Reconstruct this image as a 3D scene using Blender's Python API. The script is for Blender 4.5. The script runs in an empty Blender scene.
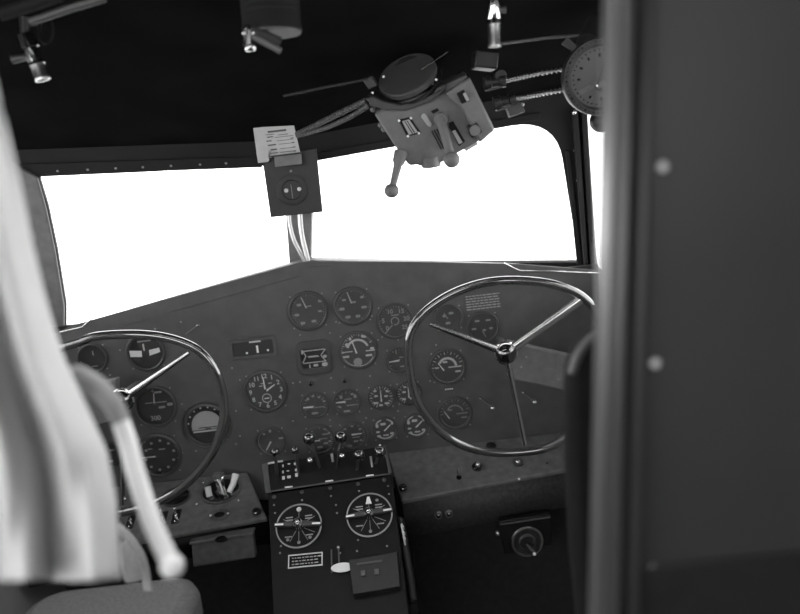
import bpy, bmesh, math, random
from mathutils import Vector, Matrix
random.seed(4)
S = bpy.context.scene
COL = S.collection
V = Vector
PI = math.pi

# ------------------------------------------------------------------ camera
F = 727.0
CAM = V((0.17, 0.0, 1.30))
p = math.radians(10.0); th = math.radians(6.6)
fwd = V((0, math.cos(p), -math.sin(p)))
r0 = V((1, 0, 0)); u0 = V((0, math.sin(p), math.cos(p)))
right = r0*math.cos(th) - u0*math.sin(th)
upv = r0*math.sin(th) + u0*math.cos(th)
cam = bpy.data.cameras.new('camera'); co = bpy.data.objects.new('camera', cam); COL.objects.link(co)
cam.sensor_width = 36; cam.lens = F/800*36; cam.clip_start = 0.02
M = Matrix((right, upv, -fwd)).transposed().to_4x4(); M.translation = CAM
co.matrix_world = M
cam.dof.use_dof = True; cam.dof.focus_distance = 1.42; cam.dof.aperture_fstop = 2.6
S.camera = co

def ray(px, py): return (fwd*F + right*(px-400) - upv*(py-307)).normalized()
def hit(px, py, o, n):
    d = ray(px, py); return CAM + d*((o-CAM).dot(n)/d.dot(n))
def P(px, py, y): return hit(px, py, V((0, y, 0)), V((0, 1, 0)))
def mpp(y): return y/F*1.01

class Frame:
    """a flat mounting surface: origin, x to the right, y up along it, n out of it"""
    def __init__(s, o, ex, ey):
        s.o = V(o); s.ex = V(ex).normalized(); s.n = s.ex.cross(V(ey)).normalized(); s.ey = s.n.cross(s.ex)
    def mat(s, at=None):
        m = Matrix((s.ex, s.ey, s.n)).transposed().to_4x4(); m.translation = s.o if at is None else at
        return m
    def at(s, px, py, lift=0.0):
        return hit(px, py, s.o + s.n*lift, s.n)
    def loc(s, px, py, c=None, lift=0.0):
        q = s.at(px, py, lift) - (s.o if c is None else c)
        return (q.dot(s.ex), q.dot(s.ey))

PY = 1.60
PANEL = Frame(P(305, 350, PY), (1, 0, 0), (0, 0, 1))
_a = P(388, 452, PY); _b = P(400, 500, 1.46)
_e = _a-_b; _e.x = 0
SHELF = Frame(_a, (1, 0, 0), _e)
_a = P(270, 492, 1.40); _b = P(268, 458, 1.45); _e = _b-_a; _e.x = 0
QUAD = Frame(_a, (1, 0, 0), _e)
_b = P(277, 573, 1.27); _e = _a-_b; _e.x = 0
PED = Frame(_a, (1, 0, 0), _e)

# ------------------------------------------------------------------ materials
def mat(name, col, rough=0.5, metal=0.0, noise=0.0, nscale=60, bump=0.0, bscale=300, coat=0.0, spec=0.5, mottled=None):
    m = bpy.data.materials.new(name); m.use_nodes = True
    nt = m.node_tree; b = nt.nodes['Principled BSDF']
    c = (col, col, col, 1) if not isinstance(col, tuple) else col
    b.inputs['Base Color'].default_value = c
    b.inputs['Roughness'].default_value = rough; b.inputs['Metallic'].default_value = metal
    b.inputs['Coat Weight'].default_value = coat
    b.inputs['Specular IOR Level'].default_value = spec
    if coat: b.inputs['Coat IOR'].default_value = 2.0; b.inputs['Coat Roughness'].default_value = 0.06
    tc = nt.nodes.new('ShaderNodeTexCoord')
    if noise:
        n = nt.nodes.new('ShaderNodeTexNoise'); n.inputs['Scale'].default_value = nscale; n.inputs['Detail'].default_value = 6
        nt.links.new(tc.outputs['Object'], n.inputs['Vector'])
        r = nt.nodes.new('ShaderNodeMapRange'); r.inputs['From Min'].default_value = 0.3; r.inputs['From Max'].default_value = 0.7
        r.inputs['To Min'].default_value = 1-noise; r.inputs['To Max'].default_value = 1+noise
        nt.links.new(n.outputs['Fac'], r.inputs['Value'])
        mx = nt.nodes.new('ShaderNodeVectorMath'); mx.operation = 'SCALE'; mx.inputs[0].default_value = c[:3]
        nt.links.new(r.outputs['Result'], mx.inputs['Scale']); nt.links.new(mx.outputs['Vector'], b.inputs['Base Color'])
    if bump:
        n = nt.nodes.new('ShaderNodeTexNoise'); n.inputs['Scale'].default_value = bscale; n.inputs['Detail'].default_value = 3
        nt.links.new(tc.outputs['Object'], n.inputs['Vector'])
        k = nt.nodes.new('ShaderNodeBump'); k.inputs['Strength'].default_value = bump; k.inputs['Distance'].default_value = 0.001
        nt.links.new(n.outputs['Fac'], k.inputs['Height']); nt.links.new(k.outputs['Normal'], b.inputs['Normal'])
    return m
def glassmat(name, tint=1.0, refl=1.0):
    m = bpy.data.materials.new(name); m.use_nodes = True; nt = m.node_tree; nt.nodes.clear()
    o = nt.nodes.new('ShaderNodeOutputMaterial'); mx = nt.nodes.new('ShaderNodeMixShader')
    t = nt.nodes.new('ShaderNodeBsdfTransparent'); t.inputs['Color'].default_value = (tint, tint, tint, 1)
    g = nt.nodes.new('ShaderNodeBsdfGlossy'); g.inputs['Roughness'].default_value = 0.03
    f = nt.nodes.new('ShaderNodeFresnel'); f.inputs['IOR'].default_value = 1.45
    s = nt.nodes.new('ShaderNodeMath'); s.operation = 'MULTIPLY'; s.inputs[1].default_value = refl
    nt.links.new(f.outputs[0], s.inputs[0]); nt.links.new(s.outputs[0], mx.inputs[0])
    nt.links.new(t.outputs[0], mx.inputs[1]); nt.links.new(g.outputs[0], mx.inputs[2]); nt.links.new(mx.outputs[0], o.inputs[0])
    return m
def fabricmat(name, col):
    m = mat(name, col, 0.9, noise=0.07, nscale=30, bump=0.4, bscale=500, spec=0.1); nt = m.node_tree
    t = nt.nodes.new('ShaderNodeBsdfTranslucent'); t.inputs['Color'].default_value = (col, col, col, 1)
    x = nt.nodes.new('ShaderNodeMixShader'); x.inputs[0].default_value = 0.15; o = nt.nodes['Material Output']
    nt.links.new(nt.nodes['Principled BSDF'].outputs[0], x.inputs[1]); nt.links.new(t.outputs[0], x.inputs[2]); nt.links.new(x.outputs[0], o.inputs[0])
    return m
MT = dict(
    panel=mat('wrinkle_paint', 0.080, 0.5, noise=0.14, nscale=25, bump=0.7, bscale=450, spec=0.4),
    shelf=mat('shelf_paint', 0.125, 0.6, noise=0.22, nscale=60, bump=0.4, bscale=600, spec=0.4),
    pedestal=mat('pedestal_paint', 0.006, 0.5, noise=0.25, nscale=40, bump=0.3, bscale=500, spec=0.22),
    black=mat('black_gloss', 0.006, 0.12, coat=1.0),
    rim=mat('dark_bakelite', 0.05, 0.14, coat=1.0, spec=0.8),
    dark=mat('dark_paint', 0.016, 0.45, noise=0.2, spec=0.4),
    dial=mat('dial_face', 0.072, 0.6, noise=0.05, nscale=90),
    dialdark=mat('dial_face_black', 0.026, 0.6),
    bezel=mat('bezel_paint', 0.055, 0.38, spec=0.5),
    screw=mat('screw_steel', 0.32, 0.35, metal=0.9),
    mark=mat('faint_ivory', 0.34, 0.7),
    bright=mat('bright_ivory', 0.85, 0.6),
    mid=mat('mid_ivory', 0.62, 0.6),
    chrome=mat('chrome', 0.72, 0.14, metal=1.0),
    spoke=mat('polished_spoke', 0.55, 0.22, metal=1.0),
    jambdark=mat('jamb_dark', 0.06, 0.35, metal=0.3, spec=0.4),
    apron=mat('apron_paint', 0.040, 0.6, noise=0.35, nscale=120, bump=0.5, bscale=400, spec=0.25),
    steel=mat('brushed_steel', 0.45, 0.33, metal=1.0, noise=0.1),
    radio=mat('radio_crackle', 0.135, 0.5, noise=0.08, nscale=80, bump=0.2, bscale=900, spec=0.4),
    turret=mat('turret_paint', 0.055, 0.5, noise=0.08, spec=0.3),
    cable=mat('cable_braid', 0.085, 0.6, noise=0.3, nscale=200),
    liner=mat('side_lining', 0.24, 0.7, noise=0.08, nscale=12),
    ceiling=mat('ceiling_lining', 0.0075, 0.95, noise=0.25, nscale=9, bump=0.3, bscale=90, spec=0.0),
    wall=mat('cockpit_paint', 0.020, 0.6, noise=0.12, nscale=15, bump=0.15, bscale=200, spec=0.2),
    paper=mat('card_paper', 0.55, 0.8, noise=0.05),
    flat=mat('flat_black', 0.008, 0.7, spec=0.2),
    ink=mat('ink', 0.10, 0.8),
    fabric=fabricmat('pale_fabric', 0.76),
    sleeve=mat('grey_sleeve', 0.26, 0.8, noise=0.1),
    strap=mat('webbing', 0.22, 0.8, noise=0.1, nscale=200, bump=0.4),
    door=mat('bulkhead_enamel', 0.036, 0.42, noise=0.12, nscale=6, spec=0.4),
    jamb=mat('jamb_metal', 0.16, 0.35, metal=0.6, noise=0.1, nscale=12),
    leather=mat('dark_leather', 0.012, 0.85, noise=0.2, bump=0.4, bscale=200, spec=0.1),
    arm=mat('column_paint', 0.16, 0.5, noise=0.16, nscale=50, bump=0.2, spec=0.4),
    enamel=mat('white_enamel', 0.78, 0.25, coat=0.3),
    pearl=mat('horizon_pale', 0.42, 0.5, noise=0.05),
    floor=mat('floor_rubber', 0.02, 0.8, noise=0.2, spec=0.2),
    glass=glassmat('gauge_glass', 1.0, 0.5),
    wglass=glassmat('windshield_glass', 0.98, 0.5),
)

# ------------------------------------------------------------------ mesh building
class MB:
    def __init__(s): s.bm = bmesh.new()
    def prism(s, pts, z0, z1, M4=None):
        """polygon in local xy, from z0 to z1"""
        bm = s.bm
        a = [bm.verts.new((x, y, z0)) for x, y in pts]; b = [bm.verts.new((x, y, z1)) for x, y in pts]
        n = len(pts)
        bm.faces.new(a[::-1]); bm.faces.new(b)
        for i in range(n): bm.faces.new((a[i], a[(i+1) % n], b[(i+1) % n], b[i]))
        if M4 is not None: bmesh.ops.transform(bm, matrix=M4, verts=a+b)
        return s
    def box(s, x0, x1, y0, y1, z0, z1, M4=None):
        return s.prism([(x0, y0), (x1, y0), (x1, y1), (x0, y1)], z0, z1, M4)
    def rrect(s, cx, cy, w, h, r, z0, z1, M4=None, n=5):
        return s.prism(rr(cx, cy, w, h, r, n), z0, z1, M4)
    def holed(s, outer, holes, z0, z1, M4=None):
        bm = s.bm; loops = [outer]+list(holes); vs = []; es = []; rings = []
        for L in loops:
            v = [bm.verts.new((x, y, z0)) for x, y in L]; rings.append(v); vs += v
            for i in range(len(v)): es.append(bm.edges.new((v[i], v[(i+1) % len(v)])))
        g = bmesh.ops.triangle_fill(bm, edges=es, use_beauty=True, use_dissolve=False)
        fs = [f for f in g['geom'] if isinstance(f, bmesh.types.BMFace)]
        e = bmesh.ops.extrude_face_region(bm, geom=fs)
        nv = [q for q in e['geom'] if isinstance(q, bmesh.types.BMVert)]
        for q in nv: q.co.z = z1
        bmesh.ops.delete(bm, geom=[], context='FACES')
        if M4 is not None: bmesh.ops.transform(bm, matrix=M4, verts=vs+nv)
        return s
    def lathe(s, prof, n=32, M4=None, cap=True):
        """profile [(r, z)] about local z"""
        bm = s.bm; rings = []; al = []
        for r, z in prof:
            if r < 1e-6: v = [bm.verts.new((0, 0, z))]
            else: v = [bm.verts.new((r*math.cos(2*PI*i/n), r*math.sin(2*PI*i/n), z)) for i in range(n)]
            rings.append(v); al += v
        for A, B in zip(rings, rings[1:]):
            for i in range(n):
                j = (i+1) % n
                if len(A) == 1 and len(B) == 1: continue
                if len(A) == 1: bm.faces.new((A[0], B[i], B[j]))
                elif len(B) == 1: bm.faces.new((A[i], A[j], B[0]))
                else: bm.faces.new((A[i], A[j], B[j], B[i]))
        if M4 is not None: bmesh.ops.transform(bm, matrix=M4, verts=al)
        return s
    def disc(s, r, z, n=32, M4=None): return s.lathe([(0, z), (r, z)], n, M4)
    def cyl(s, r, z0, z1, n=20, M4=None, bev=0):
        if bev: return s.lathe([(0, z0), (r-bev, z0), (r, z0+bev), (r, z1-bev), (r-bev, z1), (0, z1)], n, M4)
        return s.lathe([(0, z0), (r, z0), (r, z1), (0, z1)], n, M4)
    def ball(s, r, c=(0, 0, 0), n=16, sz=1.0):
        prof = [(r*math.sin(PI*i/n), -r*sz*math.cos(PI*i/n)) for i in range(n+1)]
        prof[0] = (0, -r*sz); prof[-1] = (0, r*sz)
        return s.lathe(prof, n*2, Matrix.Translation(V(c)))
    def tube(s, pts, r, n=12, closed=False, rs=None, squash=None):
        pts = [V(q) for q in pts]; m = len(pts); bm = s.bm
        T = []
        for i in range(m):
            if closed: t = pts[(i+1) % m]-pts[i-1]
            else: t = pts[min(i+1, m-1)]-pts[max(i-1, 0)]
            T.append(t.normalized())
        a = V((0, 0, 1)) if abs(T[0].z) < 0.9 else V((1, 0, 0))
        nrm = (a - T[0]*a.dot(T[0])).normalized(); rings = []
        for i in range(m):
            nrm = (nrm - T[i]*nrm.dot(T[i])).normalized(); b = T[i].cross(nrm)
            q = rs[i] if rs else r
            k = squash or 1.0
            rings.append([bm.verts.new(pts[i] + nrm*(q*math.cos(2*PI*j/n)) + b*(q*k*math.sin(2*PI*j/n))) for j in range(n)])
        for i in range(m if closed else m-1):
            A, B = rings[i], rings[(i+1) % m]
            for j in range(n): bm.faces.new((A[j], A[(j+1) % n], B[(j+1) % n], B[j]))
        if not closed: bm.faces.new(rings[0][::-1]); bm.faces.new(rings[-1])
        return s
    def text(s, st, size, x, y, z, rot=0.0, bold=0.0):
        me = textmesh(st); n0 = len(s.bm.verts)
        s.bm.from_mesh(me); s.bm.verts.ensure_lookup_table()
        vs = s.bm.verts[n0:]
        bmesh.ops.transform(s.bm, matrix=Matrix.Translation((x, y, z)) @ Matrix.Rotation(rot, 4, 'Z') @ Matrix.Scale(size, 4), verts=vs)
        return s
    def build(s, name, m, parent=None, smooth=True, bev=0, mw=None):
        bm = s.bm
        bmesh.ops.recalc_face_normals(bm, faces=bm.faces)
        me = bpy.data.meshes.new(name); bm.to_mesh(me); bm.free()
        me.materials.append(MT[m] if isinstance(m, str) else m)
        o = bpy.data.objects.new(name, me); COL.objects.link(o)
        if parent: o.parent = parent
        if mw is not None: o.matrix_world = mw
        if smooth:
            for f in me.polygons: f.use_smooth = True
            try: me.set_sharp_from_angle(angle=math.radians(38))
            except Exception: pass
        if bev:
            k = o.modifiers.new('bevel', 'BEVEL'); k.width = bev; k.segments = 2; k.limit_method = 'ANGLE'
        return o
_tm = {}
def textmesh(st):
    if st not in _tm:
        c = bpy.data.curves.new('t', 'FONT'); c.body = st; c.size = 1; c.align_x = 'CENTER'; c.align_y = 'CENTER'; c.offset = 0.02
        c.resolution_u = 3
        o = bpy.data.objects.new('t', c); COL.objects.link(o)
        dg = bpy.context.evaluated_depsgraph_get(); dg.update()
        me = bpy.data.meshes.new_from_object(o.evaluated_get(dg))
        me.materials.clear()
        bpy.data.objects.remove(o); bpy.data.curves.remove(c); _tm[st] = me
    return _tm[st]
def rr(cx, cy, w, h, r, n=5):
    out = []
    for sx, sy, a in ((1, 1, 0), (-1, 1, 90), (-1, -1, 180), (1, -1, 270)):
        for i in range(n+1):
            t = math.radians(a+90*i/n)
            out.append((cx+sx*(w/2-r)+r*math.cos(t), cy+sy*(h/2-r)+r*math.sin(t)))
    return out
def catmull(pts, k=6, closed=False):
    pts = [V(q) for q in pts]; n = len(pts); out = []
    for i in range(n if closed else n-1):
        if closed: a, b, c, d = pts[i-1], pts[i], pts[(i+1) % n], pts[(i+2) % n]
        else: a, b, c, d = pts[max(i-1, 0)], pts[i], pts[i+1], pts[min(i+2, n-1)]
        for j in range(k):
            t = j/k
            out.append(0.5*((2*b)+(c-a)*t+(2*a-5*b+4*c-d)*t*t+(3*b-a-3*c+d)*t**3))
    if not closed: out.append(pts[-1])
    return out
def tag(o, label=None, cat=None, group=None, kind=None):
    if label: o['label'] = label
    if cat: o['category'] = cat
    if group: o['group'] = group
    if kind: o['kind'] = kind
    return o
def empty(name, mw):
    o = bpy.data.objects.new(name, None); COL.objects.link(o); o.empty_display_size = 0.02
    o.matrix_world = mw if isinstance(mw, Matrix) else Matrix.Translation(V(mw)); bpy.context.view_layer.update()
    return o
def T(x=0, y=0, z=0): return Matrix.Translation((x, y, z))
def orient(o, z, x=(1, 0, 0)):
    """matrix at o with local z along the given direction"""
    z = V(z).normalized(); x = V(x); x = (x - z*x.dot(z)).normalized(); y = z.cross(x)
    m = Matrix((x, y, z)).transposed().to_4x4(); m.translation = V(o); return m

# ------------------------------------------------------------------ the shell of the cockpit
def struct(o): o['kind'] = 'structure'; return o
HX = 0.70
def halfframe(sgn):
    a = V((-0.047, 1.76, 0)); b = V((sgn*0.66, 1.63, 0))
    ex = (b-a) if sgn > 0 else (a-b)
    return Frame(V((a.x, a.y, 1.14)), ex, V((0, -0.30, 1)))
WL, WR = halfframe(-1), halfframe(1)
def rounded(pts, rad, n=5):
    out = []; m = len(pts)
    for i in range(m):
        a, b, c = V(pts[i-1]), V(pts[i]), V(pts[(i+1) % m]); r = rad[i] if isinstance(rad, (list, tuple)) else rad
        if r <= 0: out.append(tuple(b)); continue
        p0 = b+(a-b).normalized()*r; p1 = b+(c-b).normalized()*r
        for k in range(n+1):
            t = k/n; out.append(tuple((p0*(1-t)**2)+(b*2*t*(1-t))+(p1*t*t)))
    return out
lop = [WL.loc(*q) for q in [(39, 177), (150, 172), (284, 165), (293, 275), (66, 338), (66, 305), (57, 250), (48, 207)]]
rop = [WR.loc(*q) for q in [(312, 162), (556, 118), (579, 262.5), (309, 264)]]
lop = rounded(lop, [.006, 0, .004, 0, 0, 0, 0, 0], 4)
rop = rounded(rop, [.004, .095, .0, 0], 8)
def split_y(F_, out): return out
MB().holed([(-0.76, -0.30), (0.0, -0.30), (0.0, 0.36), (-0.76, 0.36)], [lop], 0, -0.018).build('wall_front', 'wall', mw=WL.mat(), bev=.002)
struct(bpy.data.objects['wall_front'])
w2 = MB().holed([(0.0, -0.30), (0.672, -0.30), (0.672, 0.36), (0.0, 0.36)], [rop], 0, -0.018).build('wall_front', 'wall', mw=WR.mat(), bev=.002)
struct(w2)
for F_, op, nm in ((WL, lop, 'window_1'), (WR, rop, 'window_2')):
    e = struct(empty(nm, F_.mat()))
    xs = [q[0] for q in op]; ys = [q[1] for q in op]
    MB().prism([(min(xs)-.01, min(ys)-.01), (max(xs)+.01, min(ys)-.01), (max(xs)+.01, max(ys)+.01), (min(xs)-.01, max(ys)+.01)], -0.013, -0.009).build('pane', 'wglass', e, False)
# header strips with screws, above the panes
e = struct(empty('trim_1', WL.mat()))
q = [WL.loc(*k) for k in [(20, 164), (262, 156), (262, 167), (20, 176)]]
MB().prism(q, 0, 0.004).build('strip', 'arm' if 0 else 'wall', e, bev=.001)
sm = None
for px in (58, 88, 116, 143, 171, 200, 226):
    x, y = WL.loc(px, 170.5-(px-58)*0.045)
    o = MB().ball(.0028, (0, 0, 0), 6, .5).build('screw', 'screw', e) if sm is None else bpy.data.objects.new('screw', sm)
    if sm is None: sm = o.data
    else: COL.objects.link(o); o.parent = e
    o.location = (x, y, .004)
e = struct(empty('trim_2', WR.mat()))
q = [WR.loc(*k) for k in [(320, 152), (540, 112), (541, 119), (320, 160)]]
MB().prism(q, 0, 0.004).build('strip', 'wall', e, bev=.001)
e = struct(empty('glare_trim', WL.mat()))  # pale cover added on the left post, its grey stands in for glare
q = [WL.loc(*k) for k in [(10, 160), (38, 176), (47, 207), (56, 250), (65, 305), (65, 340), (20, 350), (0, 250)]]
MB().prism(q[::-1], 0, .012).build('glare_cover', 'arm', e, bev=.003)
# right corner post (three ribs), centre post
e = struct(empty('trim_3', WR.mat()))
for k, (a0, a1, b0, b1, h) in enumerate(((571, 577, 586, 590, .022), (580, 586, 592, 596, .026))):
    q = [WR.loc(a0, 108), WR.loc(a1, 105), WR.loc(b1, 300), WR.loc(b0, 300)]
    MB().prism(q, 0, h).build('rib', 'wall', e, bev=.003)
q = [WR.loc(*k) for k in [(565, 150), (570, 150), (583, 268), (577, 268)]]
MB().prism(q, 0, .006).build('bead', 'wall', e, bev=.002)
for py in (150, 180, 210, 240):
    x, y = WR.loc(574+(py-150)*.1, py); MB().ball(.0026, (x, y, .004), 6, .5).build('screw', 'screw', e)
e = struct(empty('trim_4', WR.mat()))
q = [WR.loc(*k) for k in [(283, 160), (314, 160), (311, 285), (292, 285)]]
MB().prism(q, -.01, .012).build('post', 'arm', e, bev=.003)
# side walls with a window each, floor, ceiling
def slope(y): return 1.42+0.28*(1.65-y) if y > .42 else 1.764
for sgn, nm, wn in ((-1, 'wall_left', 'window_3'), (1, 'wall_right', 'window_4')):
    fx = Frame(V((-HX if sgn < 0 else .625, 0, 0)), (0, -sgn, 0), (0, 0, 1))   # normal inwards
    x = lambda y: -sgn*y
    outer = [(x(1.72), 0.05), (x(1.72), 1.42), (x(.42), 1.78), (x(.42), 0.05)]
    hole = [(x(1.57), 1.04), (x(1.57), 1.38), (x(.56), 1.60), (x(.56), 1.00)]
    if sgn > 0: hole = [(x(1.645), 1.05), (x(1.645), 1.40), (x(.56), 1.60), (x(.56), 1.00)]
    struct(MB().holed(outer, [rounded(hole, .03, 5)], 0, -.004).build(nm, 'liner', mw=fx.mat()))
    e = struct(empty(wn, fx.mat()))
    MB().prism([(x(1.66), .99), (x(1.66), 1.42), (x(.54), 1.62), (x(.54), .99)], -.008, -.006).build('pane', 'wglass', e, False)
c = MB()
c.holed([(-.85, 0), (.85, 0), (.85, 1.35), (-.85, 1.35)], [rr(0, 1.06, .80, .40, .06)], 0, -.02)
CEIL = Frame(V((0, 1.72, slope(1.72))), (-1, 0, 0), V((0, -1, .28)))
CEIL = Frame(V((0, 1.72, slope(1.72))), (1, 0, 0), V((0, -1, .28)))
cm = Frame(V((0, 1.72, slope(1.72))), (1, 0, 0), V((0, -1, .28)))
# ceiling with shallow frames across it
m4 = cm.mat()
e = struct(empty('added_hatch', m4)); MB().rrect(0, 1.06, .82, .42, .06, -.016, -.012).build('pane', 'wglass', e, False)  # unseen roof hatch, added to throw light on knobs and wheel rims
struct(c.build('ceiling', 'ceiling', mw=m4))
struct(MB().box(-.95, .95, -1.4, 1.72, 0, .05).build('floor', 'floor'))
# cabin behind: side walls and roof as far as the light of the cabin comes from
struct(MB().box(-1.0, -.95, -1.4, .42, .05, 1.0).build('wall_left_cabin', 'wall'))
struct(MB().box(-1.0, 1.0, -1.45, -1.4, .05, 1.1).build('wall_rear', 'wall'))
struct(MB().box(-1.0, -.68, .42, .46, .05, 1.9).build('wall_bulkhead', 'wall'))
struct(MB().box(.95, 1.0, -1.4, .42, .05, 1.9).build('wall_right_cabin', 'wall'))
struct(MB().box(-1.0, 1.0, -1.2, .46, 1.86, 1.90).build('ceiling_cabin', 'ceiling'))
struct(MB().box(-1.0, 1.0, .40, .44, 1.75, 1.90).build('wall_bulkhead', 'wall'))

# ------------------------------------------------------------------ door and jamb on the right, close to the camera
DY = 0.46
DF = Frame(P(650, 300, DY), (1, 0, 0), (0, 0, 1))
e = struct(empty('door_1', DF.mat()))
q = [DF.loc(*k) for k in [(652, -60), (900, -60), (900, 700), (636, 700)]]
MB().prism(q, -.02, 0).build('panel', 'door', e, bev=.002)
q = [DF.loc(*k) for k in [(636, 566), (900, 540), (900, 700), (634, 700)]]
MB().prism(q, 0, .004).build('kick_plate', 'dark', e, bev=.001)
for px, py in ((662, 167), (655, 363), (652, 568)):
    x, y = DF.loc(px, py); MB().ball(.0032, (x, y, .001), 8, .45).build('rivet', 'enamel', e)
e = struct(empty('trim_5', DF.mat()))
for k, (t0, t1, b0, b1, h, m) in enumerate(((613, 620, 594, 604, .004, 'jamb'), (619, 630, 602, 614, .016, 'jambdark'), (630, 641, 611, 622, .008, 'wall'), (639, 651, 620, 634, .013, 'door'))):
    q = [DF.loc(t0, -60), DF.loc(t1, -60), DF.loc(b1, 680), DF.loc(b0, 680)]
    MB().prism(q, -.02, h).build('bead', m, e, bev=.004)

# ------------------------------------------------------------------ curtain on the left
def edge(py):
    E = [(-60, -22), (60, -8), (100, 1), (130, 6), (180, 17), (250, 31), (310, 46), (360, 62), (400, 81), (450, 104), (500, 114), (580, 119)]
    for (a, x0), (b, x1) in zip(E, E[1:]):
        if py <= b: return x0+(x1-x0)*(py-a)/(b-a)
    return E[-1][1]
bm = bmesh.new(); rows = []
NR, NC = 60, 120
for i in range(NR+1):
    py = -60+640*i/NR; e1 = edge(py); e0 = -190
    row = []
    for j in range(NC+1):
        u = j/NC
        sfall = .3+.7*(i/NR)
        d = .034*sfall*math.sin(2*PI*(4.2*u+.25-.35*i/NR)) + .008*math.sin(2*PI*(9.5*u+.9*i/NR)) + .05*max(0, (u-.82)/.18)**1.6
        q = P(e0+(e1-e0)*u, py, .46+d); row.append(bm.verts.new(q))
    rows.append(row)
for i in range(NR):
    for j in range(NC): bm.faces.new((rows[i][j], rows[i][j+1], rows[i+1][j+1], rows[i+1][j]))
mb = MB(); mb.bm.free(); mb.bm = bm
cu = mb.build('curtain', 'fabric')
k = cu.modifiers.new('thick', 'SOLIDIFY'); k.thickness = .002
tag(cu, 'pale gathered fabric curtain hanging at the left side of the cockpit doorway', 'curtain')

# curved pale rail with ball ends
pts = catmull([P(*k) for k in [(78, 377, .60), (98, 388, .60), (115, 408, .59), (127, 440, .58), (138, 480, .56), (153, 525, .54), (172, 566, .52)]], 6)
e = empty('curved_rail', pts[0]); iv = e.matrix_world.inverted()
loc = [iv @ q for q in pts]; n = len(loc)
k = int(n*.42)
MB().tube(loc[k-1:], .0075, 14).build('tube', 'enamel', e)
MB().tube(loc[:k+1], .010, 14, rs=[.0105-.0028*i/k for i in range(k+1)]).build('sleeve', 'sleeve', e)
for q, m in ((loc[0], 'strap'), (loc[-1], 'enamel')): MB().ball(.0105 if m == 'strap' else .0095, q, 10).build('ball_end', m, e)
tag(e, 'curved pale tubular rail with ball ends in front of the wheel beside the curtain', 'rail')
# folded webbing and cushion at the foot of the left seat
e = empty('seat_belt', P(128, 540, .80)); iv = e.matrix_world.inverted()
MB().tube([iv @ q for q in catmull([P(*k) for k in [(116, 527, .86), (124, 533, .85), (134, 545, .84), (143, 562, .83), (148, 590, .82)]], 5)], .009, 10, squash=.45).build('strap', 'strap', e)
MB().tube([iv @ q for q in catmull([P(*k) for k in [(119, 545, .80), (124, 552, .80), (130, 562, .80), (134, 580, .80)]], 5)], .011, 10, squash=.5).build('strap', 'strap', e)
tag(e, 'folded grey webbing seat belt low beside the curtain, under the wheel', 'seat belt')
q = P(146, 618, .90)
e = empty('seat_cushion', (q.x-.09, q.y, q.z-.05))
MB().rrect(0, 0, .26, .30, .05, -.04, .03).build('cushion', 'cable', e, bev=.02)
MB().rrect(0, 0, .24, .28, .04, -.07, -.042).build('seat_frame', 'dark', e)
MB().box(-.02, .02, -.02, .02, -(q.z-.05-.05), -.072).build('pedestal_post', 'dark', e)
tag(e, 'grey padded seat cushion at the bottom edge, beneath the curved rail', 'seat')

# copilot seat back on the right
q0 = P(600, 420, .66)
e = empty('copilot_seat', q0); Fs = Frame(q0, (1, 0, 0), (0, 0, 1))
out = [Fs.loc(*k) for k in [(583, 640), (575, 560), (570, 470), (569, 400), (571, 372), (578, 352), (590, 338), (612, 326), (650, 322), (700, 330), (700, 640)]]
def l3(x, y, z): return V((x, -z, y))
mb = MB(); mb.prism(out, -.035, .0, Matrix(((1, 0, 0, 0), (0, 0, -1, 0), (0, 1, 0, 0), (0, 0, 0, 1)))); mb.build('pad', 'leather', e, bev=.010)
mb = MB(); mb.tube([l3(x, y, .004) for x, y in [tuple(k)[:2] for k in catmull([V((a, b, 0)) for a, b in out[4:9]], 4)]], .0045, 10).build('piping', 'bezel', e)
mb = MB(); mb.tube([l3(*Fs.loc(*k), -.02) for k in [(640, 640), (640, 1250)]], .012).build('post', 'dark', e)
tag(e, 'dark leather seat back with rounded top corner and pale piping beside the door frame', 'seat')

# ------------------------------------------------------------------ instrument panel
top = [(55, 334), (70, 326), (180, 295), (297, 263), (309, 261), (430, 262), (520, 264), (596, 270)]
bot = [(604, 446), (388, 478), (388, 500), (250, 500), (55, 500)]
ol = [PANEL.loc(*k) for k in top+bot]
pe = empty('instrument_panel', PANEL.mat())
MB().prism(ol, -.006, 0).build('board', 'panel', pe, bev=.0015)
# coaming running forward to the windshield foot
mb = MB(); tp = [V((*PANEL.loc(*k), 0)) for k in top]
bmv = mb.bm; A = [bmv.verts.new((v.x, v.y-.002, -.006)) for v in tp]; B = [bmv.verts.new((v.x, v.y-.004, -.13+.10*abs(v.x)/.6)) for v in tp]
for i in range(len(A)-1): bmv.faces.new((A[i], A[i+1], B[i+1], B[i]))
o = mb.build('coaming', 'panel', pe); k = o.modifiers.new('t', 'SOLIDIFY'); k.thickness = .002
# hinge strips along the top edge
for a in ([(78, 350), (118, 327), (150, 318)], [(170, 312), (235, 294), (300, 276)], [(312, 267), (330, 266)]):
    MB().tube([(*PANEL.loc(*k), .001) for k in a], .0012, 6).build('hinge_strip', 'panel', pe)
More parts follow.
